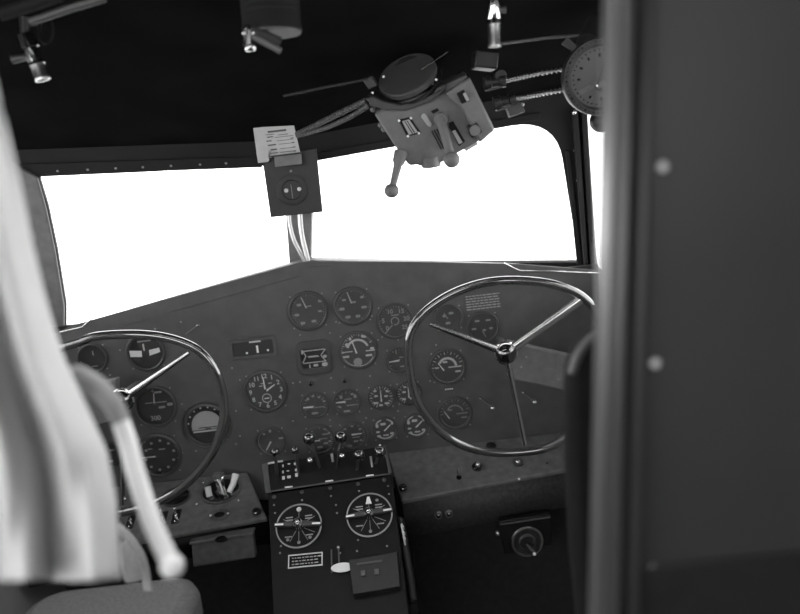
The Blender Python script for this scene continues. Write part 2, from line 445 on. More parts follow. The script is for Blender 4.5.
# folded black coaming edge left, small screws of the board
sm = None
for px, py in [(181, 322), (199, 325), (155, 329), (336, 322), (372, 316), (232, 368), (236, 411), (240, 380), (293, 383), (182, 404), (293, 421), (331, 378), (370, 376), (300, 382), (430, 381), (433, 371), (240, 436), (182, 453), (196, 451), (236, 444), (263, 465), (330, 420), (366, 418), (398, 411), (470, 405), (398, 340), (378, 340), (436, 345), (300, 335), (330, 333), (120, 350), (110, 375)]:
    x, y = PANEL.loc(px, py)
    if sm is None: o = MB().ball(.0021, (0, 0, 0), 5, .5).build('screw', 'screw', pe); sm = o.data
    else: o = bpy.data.objects.new('screw', sm); COL.objects.link(o); o.parent = pe
    o.location = (x, y, 0)
tag(pe, 'charcoal wrinkle-painted instrument panel under the V-shaped windshield', 'instrument panel')

GRP = 'round instruments on the panel'
GN = {}
def gauge(px, py, rp, label, name='gauge', ticks=None, nums=(), bars=(), needles=(), arcs=(), face='dial', mk='mark', screws=True, boss=True, sub=None, rim=1.0, nm='bright', group=GRP):
    c = PANEL.at(px, py); r = rp*mpp((c-CAM).dot(fwd))
    e = empty(name, PANEL.mat(c)); L = lambda a, b: PANEL.loc(a, b, c)
    MB().lathe([(r*1.10, 0), (r*1.10, .002), (r*1.06, .0055), (r*.99, .0065), (r*.93, .005), (r*.92, .0)], 40).build('bezel', 'bezel', e)
    MB().cyl(r*.925, 0, .0009, 40).build('dial', face, e)
    mb = MB(); has = False
    if ticks:
        n, a0, a1, ro, long, short, every = ticks
        for i in range(n+1):
            a = math.radians(a0+(a1-a0)*i/n); l = long if i % every == 0 else short
            w = .0007 if i % every == 0 else .0004
            mb.box(-w, w, r*(ro-l), r*ro, .0009, .0012, Matrix.Rotation(-a, 4, 'Z')); has = True
    for st, a, rad, sz in nums:
        a = math.radians(a); mb.text(st, r*sz, r*rad*math.sin(a), r*rad*math.cos(a), .0012); has = True
    for bx, by, bw, bh in bars:
        x, y = L(bx, by); mb.rrect(x, y, bw*.0022, bh*.0022, min(bw, bh)*.0009, .0009, .0012, n=2); has = True
    for rad, a0, a1, w in arcs:
        n = 24; pa = []
        for i in range(n+1):
            a = math.radians(a0+(a1-a0)*i/n); pa.append([mb.bm.verts.new((r*(rad+k*w/2)*math.sin(a), r*(rad+k*w/2)*math.cos(a), .0012)) for k in (-1, 1)])
        for i in range(n): mb.bm.faces.new((pa[i][0], pa[i][1], pa[i+1][1], pa[i+1][0]))
        has = True
    if has: mb.build('dial_markings', mk, e, False)
    else: mb.bm.free()
    for (x0, y0, x1, y1, w) in needles:
        A = V(L(x0, y0)); B = V(L(x1, y1)); d = (B-A).normalized(); q = V((-d.y, d.x))*w*.0011
        MB().prism([tuple(A-q), tuple(A+q), tuple(B+q*.5), tuple(B-q*.5)], .0022, .003).build('needle', nm, e, False)
    if boss and needles:
        A = L(needles[0][0], needles[0][1]); MB().cyl(r*.06, .001, .0035, 12, T(A[0], A[1])).build('pivot', 'bezel', e)
    if sub: sub(e, L, r)
    MB().cyl(r*.925, .0046, .0052, 40).build('glass', 'glass', e)
    if screws:
        s_ = None
        for sx, sy in ((1, 1), (-1, 1), (-1, -1), (1, -1)):
            if s_ is None: o = MB().ball(.0019, (0, 0, 0), 5, .5).build('screw', 'screw', e); s_ = o.data
            else: o = bpy.data.objects.new('screw', s_); COL.objects.link(o); o.parent = e
            o.location = (sx*r*.86, sy*r*.86, .0)
    return tag(e, label, 'instrument', group)

gauge(308, 311, 18.5, 'faint round dial on the panel top row, just below the windshield post', ticks=(30, -150, 150, .88, .08, .05, 5),
      bars=[(299, 305, 5, 2.6), (320, 301, 4, 2.4), (297, 315, 5, 2.6), (320, 311, 4, 2), (303, 323, 5, 2.6), (314, 321, 5, 2.6), (309, 306, 5, 1.2)], needles=[(307, 309, 301, 297, 1.3)], mk='mark', nm='mid')
gauge(353, 306, 18, 'round dial on the top row, just right of the faint one under the post', ticks=(30, -150, 150, .88, .08, .05, 5),
      bars=[(344, 300, 4, 2), (362, 297, 4, 2.4), (342, 309, 5.5, 2.8), (364, 307, 5.5, 2.6), (348, 317, 5.5, 2.8), (358, 316, 5, 2.8), (354, 302, 4, 2)], needles=[(352, 304, 347, 292, 1.3)], nm='mid')
gauge(395, 321, 17, 'round dial numbered 5 to 25 close to the left rim of the right wheel', ticks=(25, -135, 125, .92, .12, .07, 5),
      nums=[('5', -83, .68, .36), ('10', -22, .62, .36), ('15', 38, .68, .36), ('20', 84, .68, .36), ('25', 128, .68, .36), ('0', -128, .62, .36)],
      bars=[(395, 315, 8, 1)], needles=[(393, 324, 385, 334, 1.0)], arcs=[(.94, -135, 125, .03), (.22, 0, 360, .05)], nm='mark')
def small_boss(e, L, r):
    x, y = L(358, 362); MB().cyl(r*.24, .001, .0024, 16, T(x, y)).build('sub_dial', 'mark', e)
gauge(358, 350, 18, 'round dial with pale arc and pointer up left beside the square-framed indicator', ticks=(18, -95, 62, .93, .16, .1, 3),
      bars=[(345, 357, 9, 2.2), (372, 350, 13, 1.2), (347, 352, 12, 1), (369, 355, 7, 2), (347, 345, 4, 4), (350, 339, 3, 3), (364, 336, 6, 3), (372, 348, 4, 2)], arcs=[(.58, -72, 72, .12), (.9, 120, 240, .03)],
      needles=[(357, 354, 352, 341, 1.5)], mk='mid', sub=small_boss)
gauge(399, 360, 12.5, 'small dial half hidden by the left rim of the right wheel, white needle pointing left', ticks=(10, -120, 60, .9, .15, .1, 5),
      bars=[(396, 352, 1, 4), (404, 366, 8, 1.2), (402, 357, 6, 1)], needles=[(400, 360, 389, 362, 1.8)])
# clock
def clock_sub(e, L, r):
    x, y = L(267, 398)
    MB().lathe([(r*.24, .001), (r*.24, .0015), (r*.20, .0015), (r*.20, .001)], 24, T(x, y)).build('seconds_ring', 'mid', e)
    MB().rrect(x, y, r*.26, r*.05, r*.02, .0016, .002, n=2).build('needle', 'bright', e, False)
gauge(266, 391, 20, 'eight-day panel clock with ivory numerals reading two o\'clock', name='clock', nums=[(str(k), 30*k, .76, .32) for k in range(1, 13)],
      needles=[(265.5, 390, 263, 377, 1.7), (266.5, 390.5, 275, 384, 1.9)], mk='mid', face='dial', bars=[(261, 386, 4, .8), (270, 383, 4, .8), (262, 383.5, 3, .8)], sub=clock_sub, group=None)
gauge(315, 405, 13, 'small dial below the square-framed indicator, bright needle pointing left', ticks=(12, -110, 110, .86, .22, .14, 3), bars=[(319, 407, 12, 1), (315, 413, 7, 2.2), (308, 399, 3, 2.5), (313, 396, 3, 2.5), (319, 397, 3, 2.5), (324, 401, 3, 2.5)], needles=[(314, 406.5, 303, 407.5, 2.0)])
gauge(347, 402, 13, 'small dial with bright needle left, between two others beneath the arc dial', ticks=(10, -110, 110, .86, .2, .14, 5), bars=[(341, 397, 3, 4), (355, 396, 3, 4), (351, 405, 9, 1), (348, 399, 8, 1), (347, 411, 7, 2), (340, 407, 3, 2), (352, 394, 3, 2)], needles=[(346, 401.5, 336, 402.5, 2.0)])
gauge(381, 397, 12.5, 'small pale-marked dial with vertical needle, above the bottom row of dials', ticks=(20, -150, 150, .9, .24, .14, 2), bars=[(376, 396, 4, 2), (386, 396, 4, 2), (376, 403, 5, 2), (387, 403, 5, 2), (381, 405, 4, 2), (375, 391, 3, 2), (387, 391, 3, 2)], needles=[(381.5, 402, 380.5, 390, 1.4)], mk='mid')
gauge(408.5, 393, 12, 'small pale-marked dial cut by the lower left rim of the right wheel', ticks=(20, -150, 150, .9, .24, .14, 2), bars=[(404, 392, 4, 2), (404, 399, 4, 2), (412, 398, 5, 2), (405, 387, 3, 2)], needles=[(409, 398, 408, 386, 1.4)], mk='mid')
gauge(271.5, 441, 14, 'round dial right above the leftmost levers, needle pointing down left', bars=[(270, 431, 3, 3), (281, 438, 5, 2), (264, 434, 3, 2), (279, 431, 2, 2)], arcs=[(.9, -150, 20, .03)], needles=[(271.5, 440.5, 266.5, 450, 1.8)], nm='mid', mk='mark')
gauge(320, 439, 14, 'dial partly behind the tall black lever knob, fine graduations on its right', ticks=(22, -80, 150, .92, .18, .14, 4), bars=[(325, 434, 6, 1.4), (326, 443, 5, 2), (320, 447, 6, 2), (323, 438.5, 9, 1), (329, 433, 3, 2), (325, 429, 3, 2), (330, 441, 3, 2)], needles=[(321, 440, 311, 441, 1.4)], mk='mark')
gauge(353, 435, 13.5, 'dial behind the centre lever knob with fine graduations around and bright bar', ticks=(26, -150, 150, .92, .18, .14, 4), bars=[(356, 441, 5, 2), (349, 446, 7, 2), (345, 429, 3, 2), (352, 426, 3, 2), (360, 429, 3, 2), (356, 437, 8, 1), (361, 440, 3, 2)], needles=[(351, 434.5, 362, 433, 1.8)])
for (cx, cy, lab) in ((385, 429, 'triple-scale engine dial above the right end of the lever box'), (416.5, 425.5, 'triple-scale engine dial left of and just outside the right wheel rim, above the shelf')):
    gauge(cx, cy, 12, lab, bars=[(cx-2, cy-5, 6, 2.6), (cx-8, cy-3, 3, 4), (cx+7, cy-6, 2.5, 3), (cx-7, cy+3, 4, 2), (cx+1, cy+6, 6, 1.6), (cx+7, cy+4, 4, 2), (cx-6, cy+7, 4, 2)], arcs=[(.84, -55, -15, .12), (.84, 15, 55, .12), (.80, 130, 225, .12)], needles=[(cx-1, cy+2, cx+5.5, cy-5, 1.5)], mk='mid')
# right-hand group, through the wheel
gauge(447.5, 366.5, 17, 'airspeed-type dial seen through the right wheel, broad arc and pointer up left', ticks=(12, -90, 75, .93, .2, .12, 2), arcs=[(.5, -62, 90, .14), (.93, 110, 250, .03)], bars=[(455, 366.5, 14, 1.3), (458, 371, 6, 1.8), (445, 362, 5, 2), (437, 368, 4, 1.4)], needles=[(444.5, 371, 438, 363, 1.5)], mk='mid')
gauge(455, 413, 16, 'dial lowest inside the right wheel with graduations along the top', ticks=(12, -90, 75, .93, .2, .12, 2), arcs=[(.5, -62, 80, .08), (.9, 110, 250, .03)], bars=[(462, 413, 12, 1.2), (464, 417, 6, 1.6), (450, 410, 5, 1.4)], needles=[(450, 419, 444, 411, 1.2)])
gauge(483, 327, 15, 'faint dial high inside the right wheel behind its upper left spoke', bars=[(477, 321, 5, 2), (488, 320, 5, 2), (474, 329, 5, 2), (484, 330, 4, 2), (491, 328, 4, 2)], needles=[(482, 330, 486, 337, 1.0)], nm='mark')
gauge(449, 318, 13, 'faint dial tucked against the upper left curve of the right wheel', bars=[(451, 313, 5, 2.5), (448, 323, 5, 2.5), (444, 316, 3, 3)], needles=[(448, 319, 444, 313, 1.0)], nm='mark')
# left-hand group
gauge(155.5, 406.5, 20, 'dark dial inside the left wheel with needle straight up, marked 300', nums=[('300', 188, .60, .34), ('0', 0, .8, .2)], bars=[(160, 402, 14, 1), (162, 407, 7, 2.4), (170, 404, 6, 3), (158, 392, 8, 2), (149, 403, 8, 1)], arcs=[(.96, 20, 200, .03)], needles=[(154.5, 404, 154, 393, 1.4)], face='dialdark', nm='mid')
gauge(159, 455, 21, 'dark twelve-number dial low inside the left wheel, needle pointing left', ticks=(40, -180, 175, .94, .06, .03, 4), bars=[(160+14.5*math.sin(a), 455-14.5*math.cos(a), 3, 2.6) for a in [math.radians(x) for x in range(0, 331, 36)]]+[(162, 449, 7, 1.4), (150, 449, 5, 1)], arcs=[(.95, -170, -60, .03)], needles=[(157, 456, 143, 457.5, 1.6)], face='dialdark', nm='mid')
def hor(e, L, r):
    pts = []
    for i in range(13):
        a = math.radians(-82+164*i/12); pts.append((r*.74*math.sin(a)-.0, r*.74*math.cos(a)-r*.05))
    MB().prism(pts+[(r*.74, -r*.22), (-r*.74, -r*.22)], .0012, .0022).build('horizon_drum', 'pearl', e)
    MB().rrect(0, -r*.30, r*1.4, r*.07, .0008, .0022, .003, n=2).build('horizon_bar', 'mid', e, False)
    MB().rrect(r*.05, -r*.12, r*.9, r*.045, .0006, .003, .0036, n=2).rrect(r*.05, -r*.2, r*.28, r*.06, .0006, .003, .0036, n=2).build('miniature_wing', 'dialdark', e, False)
    for i in range(8):
        a = math.radians(-80+160*i/7); MB().ball(.0021, (r*.88*math.sin(a), r*.88*math.cos(a), .002), 5, .6).build('index_dot', 'bright', e)
    MB().lathe([(r*1.22, 0), (r*1.22, .002), (r*1.17, .003), (r*1.12, .002), (r*1.12, 0)], 40).build('flange', 'bezel', e)
gauge(207, 424.5, 20.5, 'artificial horizon with pale upper half seen through the left wheel rim', name='artificial_horizon', face='dialdark', sub=hor, group=None)
def turn(e, L, r):
    for a, b, c, d, k in ((136, 354, 13, 7, 0), (154.5, 351.5, 12, 7, .3)):
        x, y = L(a, b); MB().prism([(x-.013, y-.005), (x+.013, y-.008+.004*k), (x+.014, y+.006), (x-.013, y+.009-.004*k)] if k == 0 else [(x-.012, y-.008), (x+.013, y-.002), (x+.012, y+.008), (x-.011, y+.005)], .001, .002).build('window_card', 'bright', e, False)
    x, y = L(144, 347); MB().rrect(x, y, .0035, .016, .001, .0022, .0032, n=2).build('needle', 'mid', e, False)
    MB().rrect(*L(144, 341), .03, .003, .001, .001, .0016, n=2).build('scale', 'mark', e, False)
gauge(146, 352, 18, 'turn indicator with two white windows behind the upper rim of the left wheel', name='turn_indicator', face='dialdark', sub=turn, group=None)
gauge(93, 358, 14, 'dark dial at the far left edge of the panel, beside the curtain', bars=[(93, 353, 1.2, 5), (95, 366, 6, 1)], face='dialdark')
for px, py, l in ((112, 455, 'dark dial between the curtain and the lower part of the curved rail'),):
    gauge(px, py, 13, l, bars=[(112, 450, 5, 2), (111, 461, 5, 2)], face='dialdark')

# square-framed indicator
c = PANEL.at(314, 356); e = empty('framed_indicator', PANEL.mat(c)); L = lambda a, b: PANEL.loc(a, b, c)
MB().holed(rr(0, -.002, .078, .078, .018, 6), [rr(0, -.004, .058, .046, .008, 4)], 0, .007).build('frame', 'bezel', e, bev=.0015)
MB().rrect(0, -.004, .060, .048, .006, 0, .0015).build('dial', 'dialdark', e)
mb = MB()
for a, b, w, h in ((314, 350, 22, 1), (315, 362, 24, 1), (313, 356, 11, 1), (314, 356.7, 11, .6), (308, 346.5, 5, 2), (314, 346.5, 1.4, 3), (322, 345, 6, 4), (301, 361, 1.4, 4), (310, 366, 1.2, 4), (316, 365, 5, 2.6), (325, 364, 6, 4), (302, 352, 1.6, 5), (325, 356, 4, 3)):
    x, y = L(a, b); mb.rrect(x, y, w*.0022, h*.0022, min(w, h)*.0009, .0015, .002, n=2)
for a, b, a2, b2 in ((302, 350, 306, 356), (306, 356, 303, 363), (326, 348, 321, 355), (321, 355, 326, 361)):
    A = V(L(a, b)); B = V(L(a2, b2)); d = (B-A).normalized(); q = V((-d.y, d.x))*.0011
    mb.prism([tuple(A-q), tuple(A+q), tuple(B+q), tuple(B-q)], .0015, .002)
mb.build('scale_card', 'mid', e, False)
MB().rrect(0, -.004, .057, .045, .006, .0055, .0062).build('glass', 'glass', e)
tag(e, 'square-framed twin scale indicator with rounded corners left of the arc dial', 'instrument')
# strip indicator left
c = PANEL.at(253, 348); e = empty('strip_indicator', PANEL.mat(c)); L = lambda a, b: PANEL.loc(a, b, c)
MB().holed(rr(0, 0, .105, .046, .004, 2), [rr(0, 0, .092, .032, .003, 2)], 0, .003).build('frame', 'panel', e, bev=.001)
MB().rrect(0, 0, .094, .034, .003, 0, .001).build('dial', 'dialdark', e)
for a, b in ((247, 353), (268, 350)): MB().ball(.0026, (*L(a, b), .001), 6, .5).build('index_dot', 'bright', e)
MB().rrect(*L(257.5, 349), .0045, .017, .001, .001, .002, n=2).build('needle', 'bright', e, False)
MB().rrect(*L(255, 341.5), .026, .0035, .001, .001, .002, n=2).build('scale', 'mid', e, False)
MB().box(-.0525, .0525, .0235, .025, 0, .004).build('lip', 'mid' if 0 else 'bezel', e)
tag(e, 'narrow dark strip indicator with two dots and a bar, above the clock', 'instrument')
# placard behind the right wheel
c = PANEL.at(483, 302); e = empty('placard', PANEL.mat(c))
MB().rrect(0, 0, .088, .042, .003, 0, .001).build('plate', 'dial', e)
mb = MB()
for i in range(6):
    x = -.038
    while x < .036:
        w = random.uniform(.004, .012); mb.box(x, min(x+w, .038), .015-i*.006, .0172-i*.006, .001, .0013); x += w+.002
mb.build('text_lines', 'mark', e, False)
tag(e, 'dark placard with six faint lines of text in the upper part of the right wheel', 'placard')
c = PANEL.at(449, 389); e = empty('label_strip', PANEL.mat(c)); mb = MB()
MB().rrect(0, 0, .022, .008, .001, 0, .0008).build('plate', 'dialdark', e)
for i in range(4): mb.box(-.009+i*.005, -.006+i*.005, -.0018, .0018, .0008, .0012)
mb.build('lettering', 'bright', e, False)
tag(e, 'tiny label strip with white lettering between the two dials inside the right wheel', 'label')
# dark push knobs on panel
for px, py, l in ((311, 383, 'black push knob directly below the square-framed indicator'), (345, 380, 'black push knob directly below the arc dial')):
    e = empty('push_control', PANEL.mat(PANEL.at(px, py))); MB().cyl(.0058, 0, .003, 18).build('collar', 'bezel', e); MB().cyl(.0042, .003, .012, 18, bev=.001).build('knob', 'black', e)
    tag(e, l, 'knob', 'push knobs on the panel')
# chrome toggle levers right of dials
for (a, b, a2, b2, l) in ((480, 397, 492, 407, 'chrome ball-ended lever left of the lower wheel spoke, right of the lowest dial'), (522, 391, 534, 401, 'chrome ball-ended lever right of the lower wheel spoke')):
    c = PANEL.at(a2, b2); e = empty('ball_lever', PANEL.mat(c)); x, y = PANEL.loc(a, b, c)
    MB().cyl(.006, 0, .004, 16).build('boss', 'bezel', e); MB().tube([(0, 0, .003), (x*.5, y*.5, .008), (x, y, .012)], .0016, 8).build('stem', 'chrome', e)
    MB().ball(.0062, (0, 0, .008), 10).build('ball', 'chrome', e); MB().ball(.0025, (x, y, .012), 6).build('tip', 'chrome', e)
    tag(e, l, 'lever', 'ball levers on the panel')
# short striker lever upper left
c = PANEL.at(198, 325); e = empty('short_lever', PANEL.mat(c)); x, y = PANEL.loc(186, 334, c)
MB().ball(.003, (0, 0, .005), 6).build('tip', 'chrome', e); MB().tube([(0, 0, .005), (x, y, .003)], .0016, 6).build('stem', 'arm', e); MB().cyl(.003, 0, .005, 10).build('boss', 'bezel', e)
tag(e, 'short pale lever with bright tip just right of the top of the left wheel', 'lever')
# trim wires at the sill ends
for pts, l in (([(504, 263, 0), (512, 267, 0), (520, 270.5, 0), (545, 271, 0), (600, 273, 0)], 'thin bright wire running along the sill under the right window'), ([(60, 332, 0), (82, 327, 0), (92, 318, 0), (102, 313, 0), (125, 309, 0)], 'thin bright wire bent along the sill under the left window')):
    q = [P(a, b, 1.595) for a, b, _ in pts]; e = MB().tube([k-q[0] for k in q], .0014, 8).build('sill_wire', 'chrome'); e.location = q[0]
    tag(e, l, 'wire')

# ------------------------------------------------------------------ shelves below the panel
def poly(Fr, pts, c=None): return [Fr.loc(*k, c) for k in pts]
for nm, pts, ap, lab in (
    ('console_shelf', [(388, 453), (610, 426), (610, 461), (402, 501)], [(402, 501), (610, 461), (612, 520), (408, 545)], 'grey right console shelf running out under the right wheel'),
    ('console_shelf', [(20, 497), (247, 472), (267, 518), (20, 563)], [(20, 563), (267, 518), (270, 545), (20, 600)], 'grey left console shelf with switches under the left wheel')):
    e = empty(nm, SHELF.mat()); q = poly(SHELF, pts)
    MB().prism(q[::-1], -.012, 0).build('top', 'shelf', e, bev=.003)
    # vertical apron below the front lip
    yf = (SHELF.o+SHELF.ex*q[2][0]+SHELF.ey*q[2][1]).y
    A = [SHELF.at(*k) for k in pts[2:]]; A = A[::-1]; mb = MB(); b = mb.bm
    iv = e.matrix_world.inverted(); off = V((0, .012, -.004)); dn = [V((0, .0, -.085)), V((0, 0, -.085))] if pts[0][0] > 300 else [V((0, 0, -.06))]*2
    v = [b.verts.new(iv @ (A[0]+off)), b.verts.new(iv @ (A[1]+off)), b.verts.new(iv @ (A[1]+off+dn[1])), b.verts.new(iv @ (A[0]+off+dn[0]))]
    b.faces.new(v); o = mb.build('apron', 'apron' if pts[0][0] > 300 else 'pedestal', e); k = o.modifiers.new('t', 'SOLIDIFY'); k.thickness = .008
    tag(e, lab, 'shelf')
# dark firewall / under-panel volume
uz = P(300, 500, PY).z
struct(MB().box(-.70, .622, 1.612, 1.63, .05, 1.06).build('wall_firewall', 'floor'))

# left shelf furniture
def on(Fr, px, py, name): return empty(name, Fr.mat(Fr.at(px, py)))
for px, py, l in ((116, 523, 'toggle switch half hidden at the curtain edge, end of the left shelf row'), (131, 522, 'toggle switch left of the pale rail on the left shelf'), (163, 519, 'toggle switch just right of the pale rail on the left shelf'), (176.5, 517, 'toggle switch at the inner end of the row on the left shelf')):
    e = on(SHELF, px, py, 'toggle_switch')
    MB().rrect(0, 0, .017, .040, .002, 0, .0025).build('plate', 'black', e, bev=.0006)
    MB().cyl(.004, .002, .007, 12).build('collar', 'chrome', e); MB().tube([(0, 0, .005), (0, .005, .02)], .0022, 8).ball(.0038, (0, .005, .021), 8).build('bat', 'chrome', e)
    MB().ball(.0022, (0, -.014, .003), 6, .6).build('screw', 'chrome', e)
    tag(e, l, 'switch', 'toggle switches on the left shelf')
e = on(SHELF, 221, 491, 'valve_lever_plate')
ov = lambda a, b, n=28: [(a*math.cos(2*PI*i/n), b*math.sin(2*PI*i/n)) for i in range(n)]
MB().holed(ov(.046, .040), [ov(.041, .035)], 0, .003).build('rim', 'cable', e)
MB().prism(ov(.042, .036), 0, .001).build('recess', 'black', e)
MB().cyl(.010, 0, .028, 16, T(-.002, .018, 0), bev=.001).cyl(.014, .026, .031, 20, T(-.002, .018, 0), bev=.001).build('mushroom_knob', 'chrome', e)
MB().tube([(-.024, -.012, 0), (-.026, 0, .018)], .007, 10).build('lever', 'enamel', e)
MB().tube([(.02, -.008, .002), (.030, .004, .014), (.036, .022, .024)], .007, 10, rs=[.006, .007, .0085]).build('lever', 'enamel', e)
MB().cyl(.006, 0, .01, 12, T(.006, -.026)).build('knob', 'black', e)
for x, y in ((-.045, .034), (-.050, -.030), (.044, -.034)): MB().ball(.003, (x, y, 0), 6, .6).build('screw', 'chrome', e)
tag(e, 'oval recessed plate with three pale levers at the middle of the left shelf', 'lever plate')
e = on(SHELF, 219.5, 515, 'oval_plate')
MB().holed(ov(.024, .016), [ov(.012, .008, 20)], 0, .002).build('plate', 'cable', e); MB().prism(ov(.012, .008, 20), 0, .0008).build('slot', 'flat', e)
for x in (-.019, .019): MB().ball(.003, (x, 0, .002), 6, .6).build('screw', 'enamel', e)
tag(e, 'small oval plate with two bright screws near the left shelf edge', 'plate')
e = on(SHELF, 176, 497, 'oval_cover')
MB().holed(ov(.034, .030), [ov(.030, .026)], 0, .003).build('rim', 'bezel', e); MB().prism(ov(.030, .026), 0, .001).build('recess', 'black', e)
tag(e, 'black oval recess on the left shelf crossed by the left wheel rim', 'cover')
for px, py, l in ((256.5, 513, 'round black knob at the inner front corner of the left shelf'), (403, 489, 'round black knob at the inner front corner of the right shelf')):
    e = on(SHELF, px, py, 'shelf_control'); MB().cyl(.0085, 0, .009, 18, bev=.0015).build('knob', 'black', e); MB().cyl(.011, 0, .0015, 20).build('collar', 'bezel', e)
    tag(e, l, 'knob', 'black shelf knobs')
# right shelf furniture
e = on(SHELF, 459, 478, 'toggle_switch'); MB().cyl(.006, 0, .003, 12).build('collar', 'black', e)
MB().tube([(0, 0, 0), (-.002, .01, .020)], .0011, 6).build('bat', 'chrome', e); tag(e, 'single slim upright toggle switch on the right shelf', 'switch')
e = on(SHELF, 477, 468, 'pull_control'); MB().cyl(.011, 0, .006, 18).build('collar', 'black', e); MB().cyl(.007, .006, .02, 18, Matrix.Rotation(.35, 4, 'X'), bev=.001).build('stem', 'black', e)
MB().ball(.0055, (.002, -.008, .018), 8).build('tip', 'chrome', e); tag(e, 'black push-pull knob with bright tip beside the slim toggle on the right shelf', 'knob')
e = on(SHELF, 518, 463, 'indicator_lamp'); MB().cyl(.012, 0, .004, 18).build('collar', 'bezel', e); MB().ball(.0065, (0, 0, .005), 8, .8).build('lens', 'chrome', e); tag(e, 'round lamp on the right shelf just under the bottom of the right wheel', 'lamp')
e = on(SHELF, 491, 447, 'rotary_control'); MB().cyl(.011, 0, .006, 18, bev=.001).build('knob', 'black', e); tag(e, 'flat black knob on the right shelf tucked behind the wheel rim', 'knob')
e = on(SHELF, 547, 463, 'stud'); MB().ball(.0025, (0, 0, 0), 6, .7).build('head', 'dark', e); tag(e, 'small dark stud on the right shelf near the seat back', 'stud')
e = on(SHELF, 519, 480, 'stud'); MB().ball(.0028, (0, 0, .003), 6, .8).build('head', 'enamel', e); tag(e, 'small white stud on the front lip of the right shelf', 'stud')
# knobs on the apron
AF = Frame(P(438, 514, 1.462), (1, 0, 0), (0, 0, 1))
for px, py, l in ((438.5, 515, 'small round steel button on the dark apron, the one nearer the lever box'), (449, 513.5, 'small round steel button on the dark apron, the one nearer the door')):
    e = on(AF, px, py, 'push_button'); MB().cyl(.0085, -.004, .004, 18, bev=.001).build('collar', 'steel', e); MB().ball(.0055, (0, 0, .004), 8, .6).build('button', 'black', e)
    tag(e, l, 'button', 'steel push buttons on the apron')
# box under the left shelf
BF = Frame(P(222, 550, 1.44), (1, 0, 0), (0, 0, 1)); e = empty('map_box', BF.mat())
q = poly(BF, [(191, 543), (253, 533), (256, 558), (193, 568)]); MB().prism(q[::-1], -.02, 0).build('body', 'shelf', e, bev=.004)
q = poly(BF, [(190, 541), (254, 531), (254, 534), (190, 544)]); MB().prism(q[::-1], -.02, .006).build('lid', 'shelf', e, bev=.002)
MB().prism([(x+BF.loc(222, 538)[0], y+BF.loc(222, 538)[1]) for x, y in ov(.014, .006, 16)], .002, .008).build('finger_pull', 'black', e)
tag(e, 'small grey lidded box hanging under the left shelf', 'box')
# handwheel unit low on the right
HF = Frame(P(527, 541, 1.44), (1, 0, 0), (0, 0, 1)); e = empty('crank_wheel', HF.mat())
q = poly(HF, [(499, 522), (551, 514), (553, 546), (505, 556)]); MB().prism(q[::-1], -.02, -.004).build('plate', 'pedestal', e, bev=.002)
q = poly(HF, [(500, 523), (550, 515.5), (550, 517), (500, 524.5)]); MB().prism(q[::-1], -.004, .004).build('rail', 'steel', e)
MB().lathe([(.033, 0), (.035, .003), (.033, .006), (.030, .006), (.029, .003), (.030, 0), (.033, 0)], 36).build('rim', 'steel', e)
MB().cyl(.030, -.004, .002, 32).build('dish', 'dark', e); MB().lathe([(.018, .002), (.019, .006), (.016, .010), (.013, .006), (.013, .002)], 28).build('hub_ring', 'bezel', e)
MB().tube([(-.002, -.002, .008), (.008, -.014, .014), (.012, -.020, .016)], .006, 10, rs=[.004, .009, .010]).build('crank', 'dark', e)
MB().ball(.004, (.009, -.016, .028), 8).build('crank_pin', 'enamel', e)
x, y = HF.loc(498, 534); MB().ball(.006, (x, y, -.004), 8).build('catch', 'steel', e)
tag(e, 'dark crank handwheel on a bracket low between the apron and the seat back', 'handwheel')

# ------------------------------------------------------------------ pedestal and lever box
e = empty('throttle_quadrant', QUAD.mat())
q = poly(QUAD, [(268, 463), (383, 446), (389, 474.5), (270, 492)]); MB().prism(q[::-1], -.09, 0).build('box', 'pedestal', e, bev=.002)
q2 = poly(QUAD, [(262, 465), (268, 463), (271, 493), (266, 494)]); MB().prism(q2[::-1], -.09, .003).build('side_plate', 'panel', e, bev=.001)
q2 = poly(QUAD, [(383, 446), (386, 446), (392, 474), (389, 474.5)]); MB().prism(q2[::-1], -.09, .003).build('side_plate', 'panel', e, bev=.001)
q2 = poly(QUAD, [(270, 491), (389, 473.5), (389, 475), (270, 492.6)]); MB().prism(q2[::-1], 0, .003).build('edge_strip', 'bezel', e)
q2 = poly(QUAD, [(268, 463), (283, 460.5), (283, 462), (268, 464.5)]); MB().prism(q2[::-1], 0, .003).build('edge_strip', 'mid', e)
for a, b, w in ((289, 487.5, 9), (329.5, 481.5, 9), (370, 476, 9)):
    x, y = QUAD.loc(a, b); MB().rrect(x, y, w*.0018, .0026, .0008, .002, .004, n=2).build('label_strip', 'bright' if w == 9 else 'mid', e, False)
def slot(a, b, a2, b2, w=.004):
    A = V(QUAD.loc(a, b)); B = V(QUAD.loc(a2, b2)); d = (B-A).normalized(); k = V((-d.y, d.x))*w/2
    return [tuple(A-k), tuple(A+k), tuple(B+k), tuple(B-k)]
for s_ in ((276, 463, 278, 484), (298, 460, 301, 481), (318, 458, 322, 474), (337, 457, 338, 473), (356, 458, 358, 471), (375, 452, 377, 469)):
    MB().prism(slot(*s_), 0, .0012).build('slot', 'flat', e, False)
mb = MB()
for a, b, w, h in ((283, 466, 1.5, 3), (283, 472, 2, 3), (283.5, 478, 3, 4), (289, 464, 3, 1.4), (288, 471, 3, 1.4), (289, 477, 4, 3), (295, 464, 2, 3), (296, 470, 2, 3), (296.5, 475, 3, 4)):
    x, y = QUAD.loc(a, b); mb.rrect(x, y, w*.0018, h*.0018, .0006, 0, .0012, n=2)
mb.build('scale_marks', 'mid', e, False)
iv = e.matrix_world.inverted()
